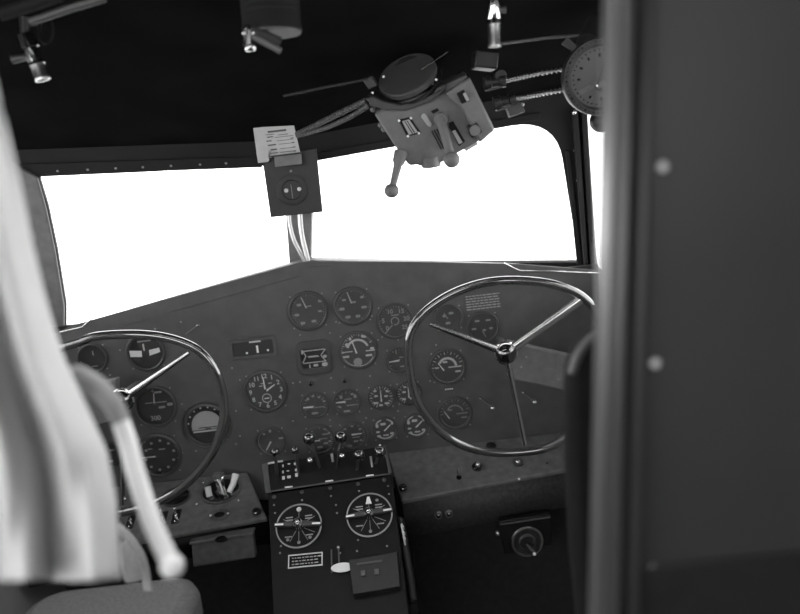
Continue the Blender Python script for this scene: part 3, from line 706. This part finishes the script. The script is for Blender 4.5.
for (kx, ky, kr, fx_, fy, sm_, lk) in ((275, 452, 4.4, 277, 476, 0, None), (295, 450, 4.0, 299, 473, 0, None), (309, 438.5, 5.8, 320, 468, 0, (310, 460.5)), (341, 437, 5.8, 337, 467, 0, (342, 456)), (359, 455, 5.6, 357, 470, 0, None), (380, 452, 5.8, 376, 464, 0, None)):
    A = iv @ QUAD.at(fx_, fy); B = iv @ P(kx, ky, 1.385)
    lv = MB().tube([A, A*.45+B*.55+V((0, .004, 0)), B], .0032, 8, squash=.5).build('lever', 'steel', e)
    MB().ball(kr*1.55/F, B, 12).build('knob', 'black', lv)
    if lk:
        C_ = iv @ P(*lk, 1.40); MB().ball(.0062, C_, 10).tube([C_, C_+V((.0, .0, -.03))], .0025, 8).build('friction_knob', 'chrome', e)
B = iv @ P(380, 445.5, 1.40); MB().ball(.0025, B, 6).build('tip', 'bright', e)
B = QUAD.loc(372, 462); MB().tube([(B[0], B[1]-.012, .003), (B[0]-.001, B[1]+.008, .012)], .0025, 8).build('link', 'steel', e)
B = QUAD.loc(333, 458); MB().tube([(B[0], B[1]-.01, .003), (B[0]-.001, B[1]+.006, .010)], .003, 8).build('link', 'steel', e)
tag(e, 'black throttle lever box with six ball-topped levers at the panel foot', 'lever box')

e = empty('pedestal', PED.mat())
q = poly(PED, [(268, 494), (391, 475), (404, 573), (412, 640), (275, 655)]); MB().prism(q[::-1], -.12, 0).build('face_plate', 'pedestal', e, bev=.002)
s_ = None
for a, b in ((274, 497, ), (302, 492), (330, 488), (358, 484), (384, 480), (274, 505), (275, 513), (302, 500), (331, 496), (336, 505), (337, 513), (359, 491), (388, 486), (389, 494), (281, 546), (280, 553), (391, 512), (358, 540), (340, 553), (357, 551), (387, 546), (390, 556)):
    x, y = PED.loc(a, b); big = (a, b) in ((274, 497), (302, 492), (330, 488), (358, 484), (384, 480))
    MB().ball(.0045 if big else .0022, (x, y, 0), 6, .5).build('screw', 'screw' if not big else 'bezel', e)
tag(e, 'black centre pedestal face below the throttle lever box', 'pedestal')
bpy.context.view_layer.update()
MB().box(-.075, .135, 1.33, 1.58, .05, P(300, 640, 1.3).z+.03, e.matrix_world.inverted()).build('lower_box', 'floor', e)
def selector(cx, cy, rp, ang, tri, lab):
    c = PED.at(cx, cy, .002); r = rp*mpp((c-CAM).dot(fwd)); e = empty('fuel_selector', PED.mat(c))
    MB().lathe([(r, 0), (r*1.0, .003), (r*.95, .004), (r*.94, 0)], 48).build('ring', 'mark', e)
    MB().cyl(r*.94, 0, .001, 40).build('dial', 'flat', e)
    mb = MB()
    for a in (0, 62, 118, 150, 180, 210, 298):
        mb.box(-.0004, .0004, r*.25, r*.78, .001, .0014, Matrix.Rotation(-math.radians(a), 4, 'Z'))
    for a, b in ((-.42, .42), (-.42, .30), (.42, .42), (.42, .30), (-.45, -.45), (.45, -.45)): mb.box(a*r-.007, a*r+.007, b*r-.0012, b*r+.0012, .001, .0014)
    mb.build('dial_markings', 'mark', e, False)
    for a in ((180, 140, 220) if not tri else (180, 30)): MB().ball(.0034, (r*.74*math.sin(math.radians(a)), r*.74*math.cos(math.radians(a)), .001), 6, .5).build('stop_screw', 'screw', e)
    if tri: MB().prism([(-r*.13, r*.5), (r*.13, r*.5), (r*.05, r*.82), (-r*.05, r*.82)], .001, .003).build('pointer', 'bright', e)
    else: MB().ball(.005, (0, r*.76, .001), 8, .5).build('stop_screw', 'mid', e)
    MR = Matrix.Rotation(math.radians(ang), 4, 'Z')
    h = MB().prism([(-r*1.02, -r*.09), (-r*.2, -r*.11), (r*.2, -r*.11), (r*1.02, -r*.09), (r*1.02, r*.04), (r*.2, r*.13), (-r*.2, r*.13), (-r*1.02, r*.04)], .005, .014, MR).build('handle', 'bezel', e, bev=.0015)
    for s2 in (-1, 1): MB().box(r*.80*s2-r*.18, r*.80*s2+r*.18, -r*.08, r*.0, .014, .0148, MR).build('tip', 'bright', h)
    MB().cyl(r*.22, 0, .020, 24, bev=.003).build('hub', 'chrome', e); MB().ball(r*.1, (0, 0, .020), 8).build('cap', 'bright' if 0 else 'chrome', e)
    tag(e, lab, 'selector', 'round fuel selectors on the pedestal')
selector(299, 526, 23, -5, False, 'round fuel selector with plain bar handle, nearer the left shelf and the clock')
selector(369.5, 515, 23, 3, True, 'round fuel selector with white pointer on top, nearer the right shelf')
def onP(px, py, name): return empty(name, PED.mat(PED.at(px, py)))
e = onP(305.5, 560.5, 'name_plate'); RR = Matrix.Rotation(math.radians(-1), 4, 'Z')
MB().box(-.031, .031, -.011, .011, 0, .001, RR).build('plate', 'black', e)
MB().holed([(-.033, -.013), (.033, -.013), (.033, .013), (-.033, .013)], [[(-.031, -.011), (.031, -.011), (.031, .011), (-.031, .011)]], 0, .0022, RR).build('border', 'mid', e)
mb = MB()
for i in range(3):
    x = -.026
    while x < .024: w = random.uniform(.003, .009); mb.box(x, x+w, .005-i*.006, .0072-i*.006, .001, .0014, RR); x += w+.002
mb.build('text_lines', 'mark', e, False)
tag(e, 'small rectangular name plate with pale border below the left fuel selector', 'name plate')
e = onP(342.5, 568.5, 'oval_tag'); MB().prism(ov(.021, .009), .004, .006, Matrix.Rotation(-.02, 4, 'Z')).build('plate', 'enamel', e); MB().cyl(.003, 0, .004, 10).build('pin', 'steel', e)
tag(e, 'white oval tag at the bottom centre of the pedestal', 'tag')
e = onP(378, 572, 'switch_box'); q = poly(PED, [(350, 563), (398, 555), (401, 590), (354, 598)], PED.at(378, 572)); MB().prism(q[::-1], 0, .018).build('box', 'dark', e, bev=.002)
q = poly(PED, [(358, 567), (383, 563.5), (383, 565.5), (358, 569)], PED.at(378, 572)); MB().prism(q[::-1], .018, .0195).build('slot', 'bezel', e)
for a in (-.03, -.005): MB().box(a, a+.008, -.012, -.002, .018, .022).build('rocker', 'cable', e)
tag(e, 'dark box with two small rockers at the lower right corner of the pedestal', 'switch box')
# plungers between
e = onP(335, 555, 'push_rod')
for dx in (-.006, .008): MB().tube([(dx, -.035, .004), (dx, .010, .004)], .0016, 8).build('rod', 'bezel', e)
MB().ball(.004, (.008, .012, .004), 8).build('knob', 'steel', e)
tag(e, 'pair of thin dark push rods between the name plate and white oval tag', 'rod')
# trim handle right of pedestal
c = P(405, 545, 1.30); e = empty('trim_handle', c); iv = e.matrix_world.inverted()
pp = [iv @ P(*k) for k in [(400, 521, 1.36), (402, 530, 1.345), (405, 548, 1.32), (409, 572, 1.29), (413, 600, 1.26)]]
MB().tube(catmull(pp, 4), .0085, 12).build('lever', 'dark', e); MB().ball(.0085, pp[0], 10).build('end', 'dark', e)
mb = MB()
for i, (a, b) in enumerate(((402.5, 528), (403.5, 534), (404.5, 540), (405.5, 546), (406.5, 551))): mb.ball(.0055, iv @ P(a, b, 1.322), 6, 1.3)
mb.build('grip_studs', 'chrome', e); MB().tube([iv @ P(a, b, 1.318) for a, b in ((401.5, 524), (404, 538), (407, 556), (409, 568))], .0022, 8).build('grip_strip', 'mid', e)
q = iv @ V((c.x-.02, 1.40, c.z-.09)); MB().tube([pp[-1], q], .006, 8).build('pivot_arm', 'dark', e)
tag(e, 'black lever handle with bright ribbed face at the pedestal\'s right side', 'lever')

# ------------------------------------------------------------------ control wheels
WY = 1.37
def wheel(hub, outline, spokes, lab, arm, wide):
    h = P(*hub, WY); e = empty('control_yoke', h); iv = e.matrix_world.inverted()
    pts = catmull([iv @ P(a, b, WY) for a, b in outline], 6, True)
    MB().tube(pts, .0088, 16, True).build('rim', 'rim', e)
    for (a, b), w, w0 in spokes:
        q = iv @ P(a, b, WY); n = 6
        d = q.normalized()
        mb = MB().tube([d*.014+(q-d*.014)*i/n for i in range(n+1)], .006, 12, squash=.6, rs=[w0+(w-w0)*i/n for i in range(n+1)])
        mb.build('spoke', 'spoke', e)
    Mx = Matrix.Rotation(PI/2, 4, 'X')
    MB().lathe([(0, .022), (.010, .021), (.018, .014), (.021, .004), (.021, -.01), (.017, -.02), (0, -.02)], 28, Mx).build('hub_cap', 'black', e)
    MB().lathe([(.021, .002), (.0235, .0), (.0235, -.008), (.021, -.01)], 28, Mx).build('hub_ring', 'chrome', e)
    # shaft to the column, and the column arm running outboard
    MB().tube([(0, .012, 0), (0, .10, -.004)], .015, 16).build('shaft', 'dark', e)
    AFr = Frame(h+V((0, .085, 0)), (1, 0, 0), (0, 0, 1))
    q = [AFr.loc(*k, h) for k in arm]
    mb = MB(); R = Matrix(((1, 0, 0, 0), (0, 0, -1, .085), (0, 1, 0, 0), (0, 0, 0, 1)))
    mb.prism(q, -.03, 0, R); mb.build('column_arm', 'arm', e, bev=.003)
    if wide:
        for a, b in ((526, 357), (521, 367), (558, 379)):
            x, y = AFr.loc(a, b, h); MB().ball(.0025, (x, .084, y), 6, .8).build('rivet', 'screw', e)
    return tag(e, lab, 'control wheel')
wheel((506, 353), [(597, 318), (588, 302), (572, 291), (545, 283), (510, 280.5), (480, 284), (450, 295), (425, 312), (411.5, 330), (408, 350), (409.5, 370), (415, 395), (425, 414), (441, 432), (462, 445), (490, 452), (522, 452), (551, 446), (575, 429), (596, 400), (606, 370), (606, 340)],
      [((430, 324.5), .0035, .0075), ((582, 299), .0095, .010), ((525, 445), .0045, .006)], 'dark rimmed control wheel with chrome hub, in front of the right console shelf',
      [(509, 342), (576, 357), (614, 365), (614, 405), (576, 393), (509, 379)], True)
wheel((122, 400), [(80, 342), (100, 336), (140, 334.5), (172, 339), (198, 350), (214, 368), (222, 390), (224, 415), (216, 445), (201, 469), (179, 490), (150, 505), (118, 513), (85, 512), (50, 500), (25, 470), (15, 430), (20, 395), (38, 365), (58, 350)],
      [((189, 353), .0035, .0075), ((50, 365), .004, .0075), ((122, 505), .004, .006)], 'dark rimmed control wheel partly behind the curtain and the curved rail',
      [(115, 380), (115, 420), (-30, 460), (-30, 410)][::-1], False)
# wires with tiny bright ends behind left wheel hub
h = P(124, 494, 1.36)
e = empty('control_cable', h); iv = e.matrix_world.inverted()
MB().tube([iv @ P(123.5, 478, 1.42), iv @ P(125, 502, 1.42)], .0012, 6).build('wire', 'chrome', e)
for k in ((123.5, 478), (125, 499), (122, 509.5)): MB().ball(.004, iv @ P(*k, 1.42), 6).build('end_fitting', 'chrome', e)
tag(e, 'short bright cable with ball ends inside the bottom of the left wheel', 'cable')

# ------------------------------------------------------------------ compass plate and card on the centre post
CF = Frame(P(292, 186, 1.60), V((1, 0, 0)), (0, 0, 1)); e = empty('compass_plate', CF.mat())
q = poly(CF, [(262, 158), (316, 148), (322.5, 212), (270.5, 217.5)]); MB().prism(q[::-1], -.012, 0).build('plate', 'dark', e, bev=.0015)
x, y = CF.loc(292, 190)
MB().lathe([(.034, 0), (.034, .002), (.028, .003), (.022, .003), (.020, .001), (0, .001)], 36, T(x, y)).build('compass_ring', 'dark', e)
for a, b in ((286.5, 190.5), (299.5, 189)): MB().ball(.0045, (*CF.loc(a, b), .004), 8, .5).build('lug', 'mid', e)
MB().ball(.003, (*CF.loc(291, 171), .001), 6, .6).build('screw', 'screw', e); MB().box(x-.0005, x+.0005, y-.018, y+.012, .006, .007).build('lubber_line', 'mark', e)
MB().tube([(x, y-.03, -.01), (x-.002, y, -.09)], .012, 10).build('bracket', 'dark', e)
tag(e, 'dark square compass plate hanging on the centre windshield post', 'compass')
KF = Frame(P(276, 145, 1.585), V((1, 0, 0)), (0, 0, 1)); e = empty('correction_card', KF.mat())
q = poly(KF, [(253, 127.5), (294, 125.5), (300, 152), (269, 158), (268, 162), (258, 163)]); MB().prism(q[::-1], -.001, 0).build('card', 'paper', e, False)
mb = MB()
for i, (a, b, w, h_) in enumerate(((277, 131, 18, 1.8), (270, 134.5, 8, .6), (283, 134.5, 10, .6), (270, 137, 6, 1), (284, 136.5, 18, .5), (292, 138, 3, 1), (269, 141, 5, 1.1), (285, 140, 16, .5), (272, 145, 8, 1.3), (286, 143.5, 14, .5), (293, 142.5, 3, 1), (274, 149.5, 6, 1.4), (287, 148, 14, .5), (294, 147, 3, 1), (274, 153, 8, .8), (288, 151.5, 16, .6), (294.5, 151, 3, 1))):
    x, y = KF.loc(a, b); mb.box(x-w*.0011, x+w*.0011, y-h_*.0011, y+h_*.0011, 0, .0004, )
mb.build('text_lines', 'ink', e, False)
tag(e, 'white correction card with printed lines above the dark compass plate', 'card')
HF2 = Frame(P(287, 160, 1.575), V((1, 0, 0)), (0, 0, 1)); e = empty('card_clip', HF2.mat())
q = poly(HF2, [(274, 156), (301, 152.5), (302, 164), (275, 167)]); MB().prism(q[::-1], -.004, 0).build('clip', 'arm', e, bev=.0008)
q = poly(HF2, [(270, 156), (301, 152), (301, 154), (270, 157.5)]); MB().prism(q[::-1], -.004, .003).build('lip', 'dark', e)
q = poly(HF2, [(256, 152), (268, 150.5), (269, 161), (258, 162.5)]); MB().prism(q[::-1], -.004, -.002).build('slip', 'paper', e)
tag(e, 'small grey clip plate holding the card at the compass plate top', 'clip')
# cables running down the post
q0 = P(296, 217, 1.66)
for pts, l, r_ in (([(289, 214), (290, 225), (294, 240), (300, 252), (305, 262)], 'pale cable crossing down the centre windshield post, the left one', .004), ([(300, 214), (301, 228), (303, 240), (306, 252), (308, 261)], 'pale cable straight down the right side of the centre windshield post', .005)):
    q = catmull([P(a, b, 1.635) for a, b in pts], 4); o = MB().tube([k-q[0] for k in q], r_, 8).build('post_cable', 'steel'); o.location = q[0]
    tag(o, l, 'cable', 'cables on the centre post')

# ------------------------------------------------------------------ overhead radio control box
RF = Frame(P(430, 125, 1.28), V((1, -.08, 0)), V((0, -.22, 1))); e = empty('radio_control_box', RF.mat()); RL = RF.loc
def rprism(pts, z0, z1, name, m, bev=0, par=None):
    q = [RL(*k) for k in pts]
    ar = sum(q[i-1][0]*q[i][1]-q[i][0]*q[i-1][1] for i in range(len(q)))
    if ar < 0: q = q[::-1]
    return MB().prism(q, z0, z1).build(name, m, par or e, bev=bev)
rprism([(374, 114), (381, 110), (443, 86), (466, 75), (494, 130), (478, 142), (458, 153), (441, 163), (436, 168), (426, 168.5), (418, 165), (409, 166), (398, 151)], -.09, 0, 'body', 'radio', .004)
rprism([(445, 92), (469, 76), (494, 128), (479, 141), (460, 106)], 0, .022, 'side_housing', 'radio', .004)
rprism([(366, 98), (373, 96), (385, 101), (400, 104), (420, 100), (440, 90), (447, 84), (445, 90), (430, 101), (405, 110), (385, 109), (374, 106)], -.07, .012, 'mounting_bracket', 'turret', .002)
rprism([(398.5, 119.5), (410, 117), (421, 133), (407, 136.5)], 0, .002, 'data_plate', 'flat', .0005)
rprism([(402, 121), (409, 119), (418, 132), (409, 134.5)], .002, .003, 'window_card', 'mark')
for i in range(2): rprism([(404.3+i*2.3, 121-i*.5), (405+i*2.3, 120.8-i*.5), (413+i*2.3, 133-i*.5), (412+i*2.3, 133.3-i*.5)], .003, .0035, 'slot_line', 'flat')
for k in ((399, 120.5), (411, 118), (419, 133), (408, 136)): MB().ball(.0022, (*RL(*k), .002), 6, .6).build('screw', 'bright', e)
rprism([(422, 114), (425, 113), (432, 124), (431, 127), (428, 126), (421, 117)], 0, .0035, 'switch_slot', 'mark', .001)
rprism([(431, 111), (437.5, 108), (439, 110.5), (433, 113.5)], 0, .002, 'label_slot', 'flat')
rprism([(449, 123), (453, 121), (465, 141), (459, 146), (449, 127)], 0, .003, 'dial_window', 'flat', .0005)
rprism([(452, 131), (455, 129.5), (462.5, 142), (459, 144)], .003, .004, 'window_slot', 'mark')
for i in range(3): rprism([(431+i*2.5, 131-i), (432.3+i*2.5, 130.4-i), (442+i*2.5, 149-i), (440.7+i*2.5, 149.5-i)], 0, .002, 'rib', 'dark')
rprism([(466, 126), (476, 120), (482, 130), (471, 136)], .0, .026, 'grille', 'dark', .002)
MB().cyl(.009, .026, .028, 20, T(*RL(474, 128))).build('grille_disc', 'radio', e)
rprism([(456, 92), (463, 88), (469, 99), (461, 102)], .022, .026, 'window', 'flat', .001)
rprism([(462, 92), (464.5, 90.5), (468.5, 98), (466, 99.5)], .026, .028, 'window_slot', 'mark')
rprism([(464, 149), (477, 142), (478, 144), (466, 151)], .0, .004, 'label_slot', 'mark')
# round turret under the ceiling
x, y = RL(408, 80); TM = T(x, y, -.03) @ Matrix.Rotation(math.radians(-58), 4, 'X') @ Matrix.Rotation(math.radians(-14), 4, 'Y')
MB().cyl(.052, -.002, .010, 40, TM, bev=.002).build('turret', 'turret', e)
MB().lathe([(.053, -.014), (.056, -.014), (.056, -.006), (.053, -.006)], 40, TM).build('turret_ring', 'dark', e)
MB().tube([(x+.005, y, -.05), (x+.01, y-.01, -.14)], .035, 16).build('turret_neck', 'flat', e)
rprism([(362, 82), (371, 77), (377, 87), (368, 91)], -.04, -.02, 'lug', 'turret', .002)
for k in ((384, 76), (373, 92), (436, 79)): MB().ball(.002, (*RL(*k), .012), 6, .6).build('screw', 'bright', e)
# levers
A = V((*RL(401, 152), .0)); B = V((*RL(392.5, 186), .035))
lv = MB().tube([A, A.lerp(B, .25), A.lerp(B, .35), B], .008, 12, rs=[.012, .011, .0075, .0055]).build('lever', 'radio', e)
MB().ball(.0115, B, 12, .8).build('knob', 'radio', lv); MB().lathe([(.0115, -.003), (.0128, 0), (.0115, .003)], 20, T(*B)).build('knob_band', 'radio', lv)
A = V((*RL(440, 117), .004)); B = V((*RL(451, 155), .040))
MB().cyl(.012, 0, .010, 20, T(*RL(441, 119)), bev=.002).build('boss', 'radio', e); MB().cyl(.005, .010, .014, 14, T(*RL(442, 121))).build('boss_pin', 'dark', e)
lv = MB().tube([A, B], .007, 12, rs=[.0085, .007]).build('lever', 'radio', e); MB().ball(.014, B, 12).build('knob', 'radio', lv)
for i, k in enumerate(((372, 111), (371, 105), (383, 131), (380, 127))): MB().ball(.005, (*RL(*k), -.02), 8, .8).build('side_stud', 'radio', e)
MB().lathe([(.0, -.012), (.016, -.012), (.017, -.006), (.017, .006), (.0, .006)], 18, T(*RL(431, 164), -.01) @ Matrix.Rotation(PI/2, 4, 'X')).build('dial_knob', 'radio', e)
tag(e, 'grey radio control box with two ball levers hanging under the ceiling', 'radio control')
# flexible drives
def spring(pts, r, turns, name, m, par):
    q = catmull(pts, 12); L = sum((q[i+1]-q[i]).length for i in range(len(q)-1)); mb = MB(); mb.tube(q, r*.55, 10)
    d = (q[-1]-q[0]); n = turns
    for i in range(n):
        t = (i+.5)/n*(len(q)-1); k = int(t); c = q[k].lerp(q[min(k+1, len(q)-1)], t-k); dd = (q[min(k+1, len(q)-1)]-q[k]).normalized()
        mb.lathe([(r*.5, -L/n*.36), (r, -L/n*.14), (r, L/n*.14), (r*.5, L/n*.36)], 10, orient(c, dd))
    return mb.build(name, m, par)
for pts, cone, l in (([(505, 80.5), (530, 75), (568, 68)], ((484, 84), (505, 80.5)), 'ribbed flexible drive to the round dial, the upper one of two'), ([(515, 99), (540, 94), (574, 88)], ((494, 104), (515, 99)), 'ribbed flexible drive to the round dial, the lower one of two')):
    q = [P(a, b, 1.27) for a, b in pts]; e = empty('flexible_drive', q[0]); iv = e.matrix_world.inverted()
    spring([iv @ k for k in q], .0046, 19, 'ribbed_sheath', 'steel', e)
    A, B = [iv @ P(a, b, 1.275) for a, b in cone]
    MB().tube([A, A.lerp(B, .3), A.lerp(B, .35), A.lerp(B, .7), A.lerp(B, .72), B], .01, 14, rs=[.012, .012, .008, .008, .011, .011]).build('coupling', 'dark', e)
    MB().tube([A+V((.004, -.01, -.012)), A.lerp(B, .8)+V((0, -.01, -.010))], .002, 6).build('clamp_bar', 'turret', e)
    tag(e, l, 'flexible drive', 'flexible drives above the right window')
q = P(512, 107, 1.27); e = empty('drive_bracket', q)
MB().prism([(-.012, .012), (.016, .006), (.022, -.010), (-.004, -.016)], -.02, 0, Matrix(((1, 0, 0, 0), (0, 0, -1, 0), (0, 1, 0, 0), (0, 0, 0, 1)))).build('plate', 'turret', e, bev=.001)
MB().ball(.003, (.018, -.002, .002), 6).build('screw', 'screw', e); tag(e, 'small angled bracket below the lower flexible drive', 'bracket')
q = P(484, 62, 1.30); e = empty('junction_box', q)
MB().box(-.022, .018, -.03, .01, -.014, .014, Matrix.Rotation(.2, 4, 'Y') @ Matrix.Rotation(.1, 4, 'Z')).build('box', 'dark', e, bev=.003)
MB().cyl(.010, 0, .02, 14, T(.022, -.012, -.03) @ Matrix.Rotation(PI/2, 4, 'X')).build('gland', 'dark', e)
tag(e, 'dark junction box between the hanging chrome lamp and the radio control box', 'box')
# round azimuth dial
DFr = Frame(P(600, 77, 1.20), V((1, -.1, 0)), V((0, -.15, 1))); e = empty('azimuth_dial', DFr.mat()); k_ = 1.2/F*1.01
R_ = 36*k_
MB().lathe([(R_*.78, .0), (R_*.78, .006), (R_*.84, .010), (R_*.98, .010), (R_, .006), (R_, -.01), (R_*.9, -.02), (0, -.02)], 56).build('ring', 'dark', e)
mb = MB()
for i in range(48): a = 2*PI*i/48; mb.cyl(.0009 if i % 4 else .0016, .010, .0106, 8, T(R_*.91*math.cos(a), R_*.91*math.sin(a)))
mb.build('degree_dots', 'black', e, False)
MB().cyl(R_*.78, -.002, .001, 48).build('dial', 'bezel', e); mb = MB()
for i in range(36): a = 2*PI*i/36; mb.cyl(.0011, .001, .0015, 8, T(R_*.70*math.cos(a), R_*.70*math.sin(a)))
for i in range(12): a = 2*PI*i/12; mb.box(-.0015, .0015, R_*.52, R_*.60, .001, .0015, Matrix.Rotation(a, 4, 'Z'))
mb.tube([(-.002, -.004, .0016), (.004, .016, .0016), (.012, .024, .0016)], .0006, 5)
mb.build('dial_markings', 'black', e, False)
MB().prism([(-R_*.6, -R_*.30), (-R_*.1, -R_*.08), (0, -R_*.16), (-R_*.5, -R_*.40)], .0015, .003).build('pointer', 'cable', e); MB().cyl(.008, .001, .012, 16, T(.0, -.012), bev=.001).build('knob', 'chrome', e)
MB().ball(.0035, (-R_*.72, -R_*.82, .004), 6).build('screw', 'chrome', e)
MB().tube([(-.01, R_*.8, -.02), (.01, R_*1.25, -.05)], .024, 20).build('mount', 'dark', e)
MB().prism([(-R_*.95, R_*.95), (-R_*.78, R_*1.1), (-R_*.5, R_*.8), (-R_*.62, R_*.7)], -.01, -.006).build('lug', 'dark', e)
tag(e, 'round azimuth dial with dotted ring beside the door frame, above the corner post', 'instrument')
# thin antenna rod near turret
q = [P(421, 70, 1.25), P(425, 67, 1.25), P(448, 51.5, 1.25)]; e = MB().tube([k-q[0] for k in q], .0013, 8).build('thin_rod', 'chrome'); e.location = q[0]; tag(e, 'thin bright rod slanting up behind the radio box turret', 'rod')
# braided cables to the left of the radio
for pts, l, r_ in (([(297, 134), (318, 124), (340, 113), (366, 101)], 'upper braided cable running left from the radio control box', .0055), ([(297, 136), (322, 129), (346, 119), (368, 106)], 'lower braided cable running left from the radio control box', .0045)):
    q = catmull([P(a, b, 1.30+.22*(366-a)/70*.9) for a, b in pts], 6); e = empty('braided_cable', q[0]); loc = [k-q[0] for k in q]
    spring(loc, r_, 30, 'sheath', 'cable', e)
    tag(e, l, 'cable', 'braided cables under the ceiling')
# conduit line and ceiling seams
for pts, r_, l, m in (([(283, 96), (325, 87), (368, 79)], .002, 'thin dark conduit on the ceiling leading to the radio box', 'dark'), ([(30, 22, ), (45, 17), (68, 9), (105, -2)], .005, 'slanting steel conduit across the upper left corner of the ceiling', 'bezel'), ([(497, 44), (545, 38), (580, 35)], .0025, 'dark conduit right of the chrome lamp on the ceiling', 'bezel'), ([(0, 14), (40, 1), (60, -6)], .009, 'thick dark pipe in the extreme upper left corner', 'flat')):
    q = [P(a, b, .98 if a < 200 else 1.22) for a, b in pts]; o = MB().tube([k-q[0] for k in q], r_, 10).build('conduit', m); o.location = q[0]; tag(o, l, 'conduit')
# cockpit lamps
def lamp(a, b, y, rp, lab, side):
    A = P(*a, y); B = P(*b, y); e = empty('cockpit_lamp', A); d = B-A; L = d.length; r = rp*y/F
    m4 = orient((0, 0, 0), d)
    MB().lathe([(0, 0), (r*1.3, 0), (r*1.35, L*.28), (r*1.1, L*.30)], 24, m4).build('cap', 'black', e)
    MB().lathe([(r*1.1, L*.30), (r*1.15, L*.34), (r*1.15, L*.60), (r, L*.62)], 24, m4).build('collar', 'chrome', e)
    MB().lathe([(r*1.2, L*.60), (r*1.22, L*.66), (r*1.0, L*.67)], 24, m4).build('band', 'black', e)
    MB().lathe([(r*1.05, L*.67), (r*1.02, L*.94), (r*1.12, L*.96), (r*1.10, L), (r*.85, L), (r*.8, L*.93), (0, L*.93)], 24, m4).build('barrel', 'steel', e)
    up = V((0, 0, slope(y)-A.z)) if slope(y) > A.z else V((0, 0, .02))
    MB().tube([V((0, 0, 0)), up+V((.004, 0, 0))], r*.7, 10).build('stalk', 'dark', e)
    if side: MB().tube([d*.46, d*.46+V((side*.03, 0, -.002))], r*.5, 10, rs=[r*.4, r*.62]).build('switch_knob', 'bezel', e)
    return tag(e, lab, 'lamp', 'chrome cockpit lamps on the ceiling')
lamp((25, 35), (43, 80), 1.08, 6.4, 'chrome tubular lamp tilted in the upper left corner beside the curtain', -1)
lamp((493, -22), (494.5, 47), 1.12, 5.6, 'chrome tubular lamp hanging straight down above the radio control box', .6)
q = P(46, 30, 1.1); loop = [V((.010*math.cos(a), 0, .018*math.sin(a))) for a in [2*PI*i/24 for i in range(24)]]
o = MB().tube(loop, .0022, 8, True).build('cable_loop', 'flat'); o.location = q; o.rotation_euler = (0, .25, 0); tag(o, 'black cable loop hanging beside the upper left chrome lamp', 'cable')
# black canister with bracket
c = P(271, 14, 1.06); e = empty('ceiling_canister', c); r = 27.5*1.06/F
m4 = Matrix.Rotation(.06, 4, 'Y')
MB().lathe([(r*.97, .07), (r, .06), (r, -.016), (r*1.02, -.018), (r*1.02, -.024), (r*.9, -.026), (0, -.020)], 40, m4).build('can', 'flat', e)
for z in (.0, .008, .016): MB().lathe([(r*1.0, z), (r*1.012, z+.002), (r, z+.004)], 40, m4).build('groove', 'flat', e)
MB().lathe([(r*.99, -.0245), (r*.97, -.0265), (r*.5, -.0268), (0, -.0268)], 40, m4).build('base', 'cable', e)
mb = MB(); iv = e.matrix_world.inverted()
A, B = iv @ P(252, 36, 1.02), iv @ P(281, 51, 1.02); mb.tube([A, B], .0045, 10, squash=.5).build('bracket_arm', 'bezel', e)
A2, B2 = iv @ P(250, 28, 1.02), iv @ P(280, 42, 1.04); MB().tube([A2, B2], .007, 10, squash=.6).build('bracket_arm', 'dark', e)
MB().tube([A2, iv @ P(247, 30, 1.02), iv @ P(247, 45, 1.02)], .006, 10).build('hook', 'black', e); MB().ball(.008, iv @ P(250.5, 48, 1.02), 10, .6).build('end_cap', 'chrome', e); MB().ball(.0025, iv @ P(244, 33, 1.01), 6).ball(.0022, iv @ P(253, 33, 1.01), 6).build('pin', 'chrome', e)
tag(e, 'black ceiling canister with hinged bracket hanging at the top of the cockpit', 'canister')
# dark rounded stop beside the side window
q = P(601, 121, 1.45); o = MB().ball(.022, (0, 0, 0), 12).build('window_stop', 'dark'); o.location = q; tag(o, 'dark round stop at the top of the side window sliver', 'stop')

# ------------------------------------------------------------------ light
w = bpy.data.worlds.new('sky'); S.world = w; w.use_nodes = True
nt = w.node_tree; bg = nt.nodes['Background']; bg.inputs['Color'].default_value = (1, 1, 1, 1); bg.inputs['Strength'].default_value = 4.4
S.view_settings.view_transform = 'Standard'; S.view_settings.look = 'None'; S.view_settings.exposure = 0.0; S.view_settings.gamma = 1.0
try: S.view_settings.use_curve_mapping = False
except Exception: pass
S.cycles.use_denoising = True
S.cycles.max_bounces = 8; S.cycles.transparent_max_bounces = 16
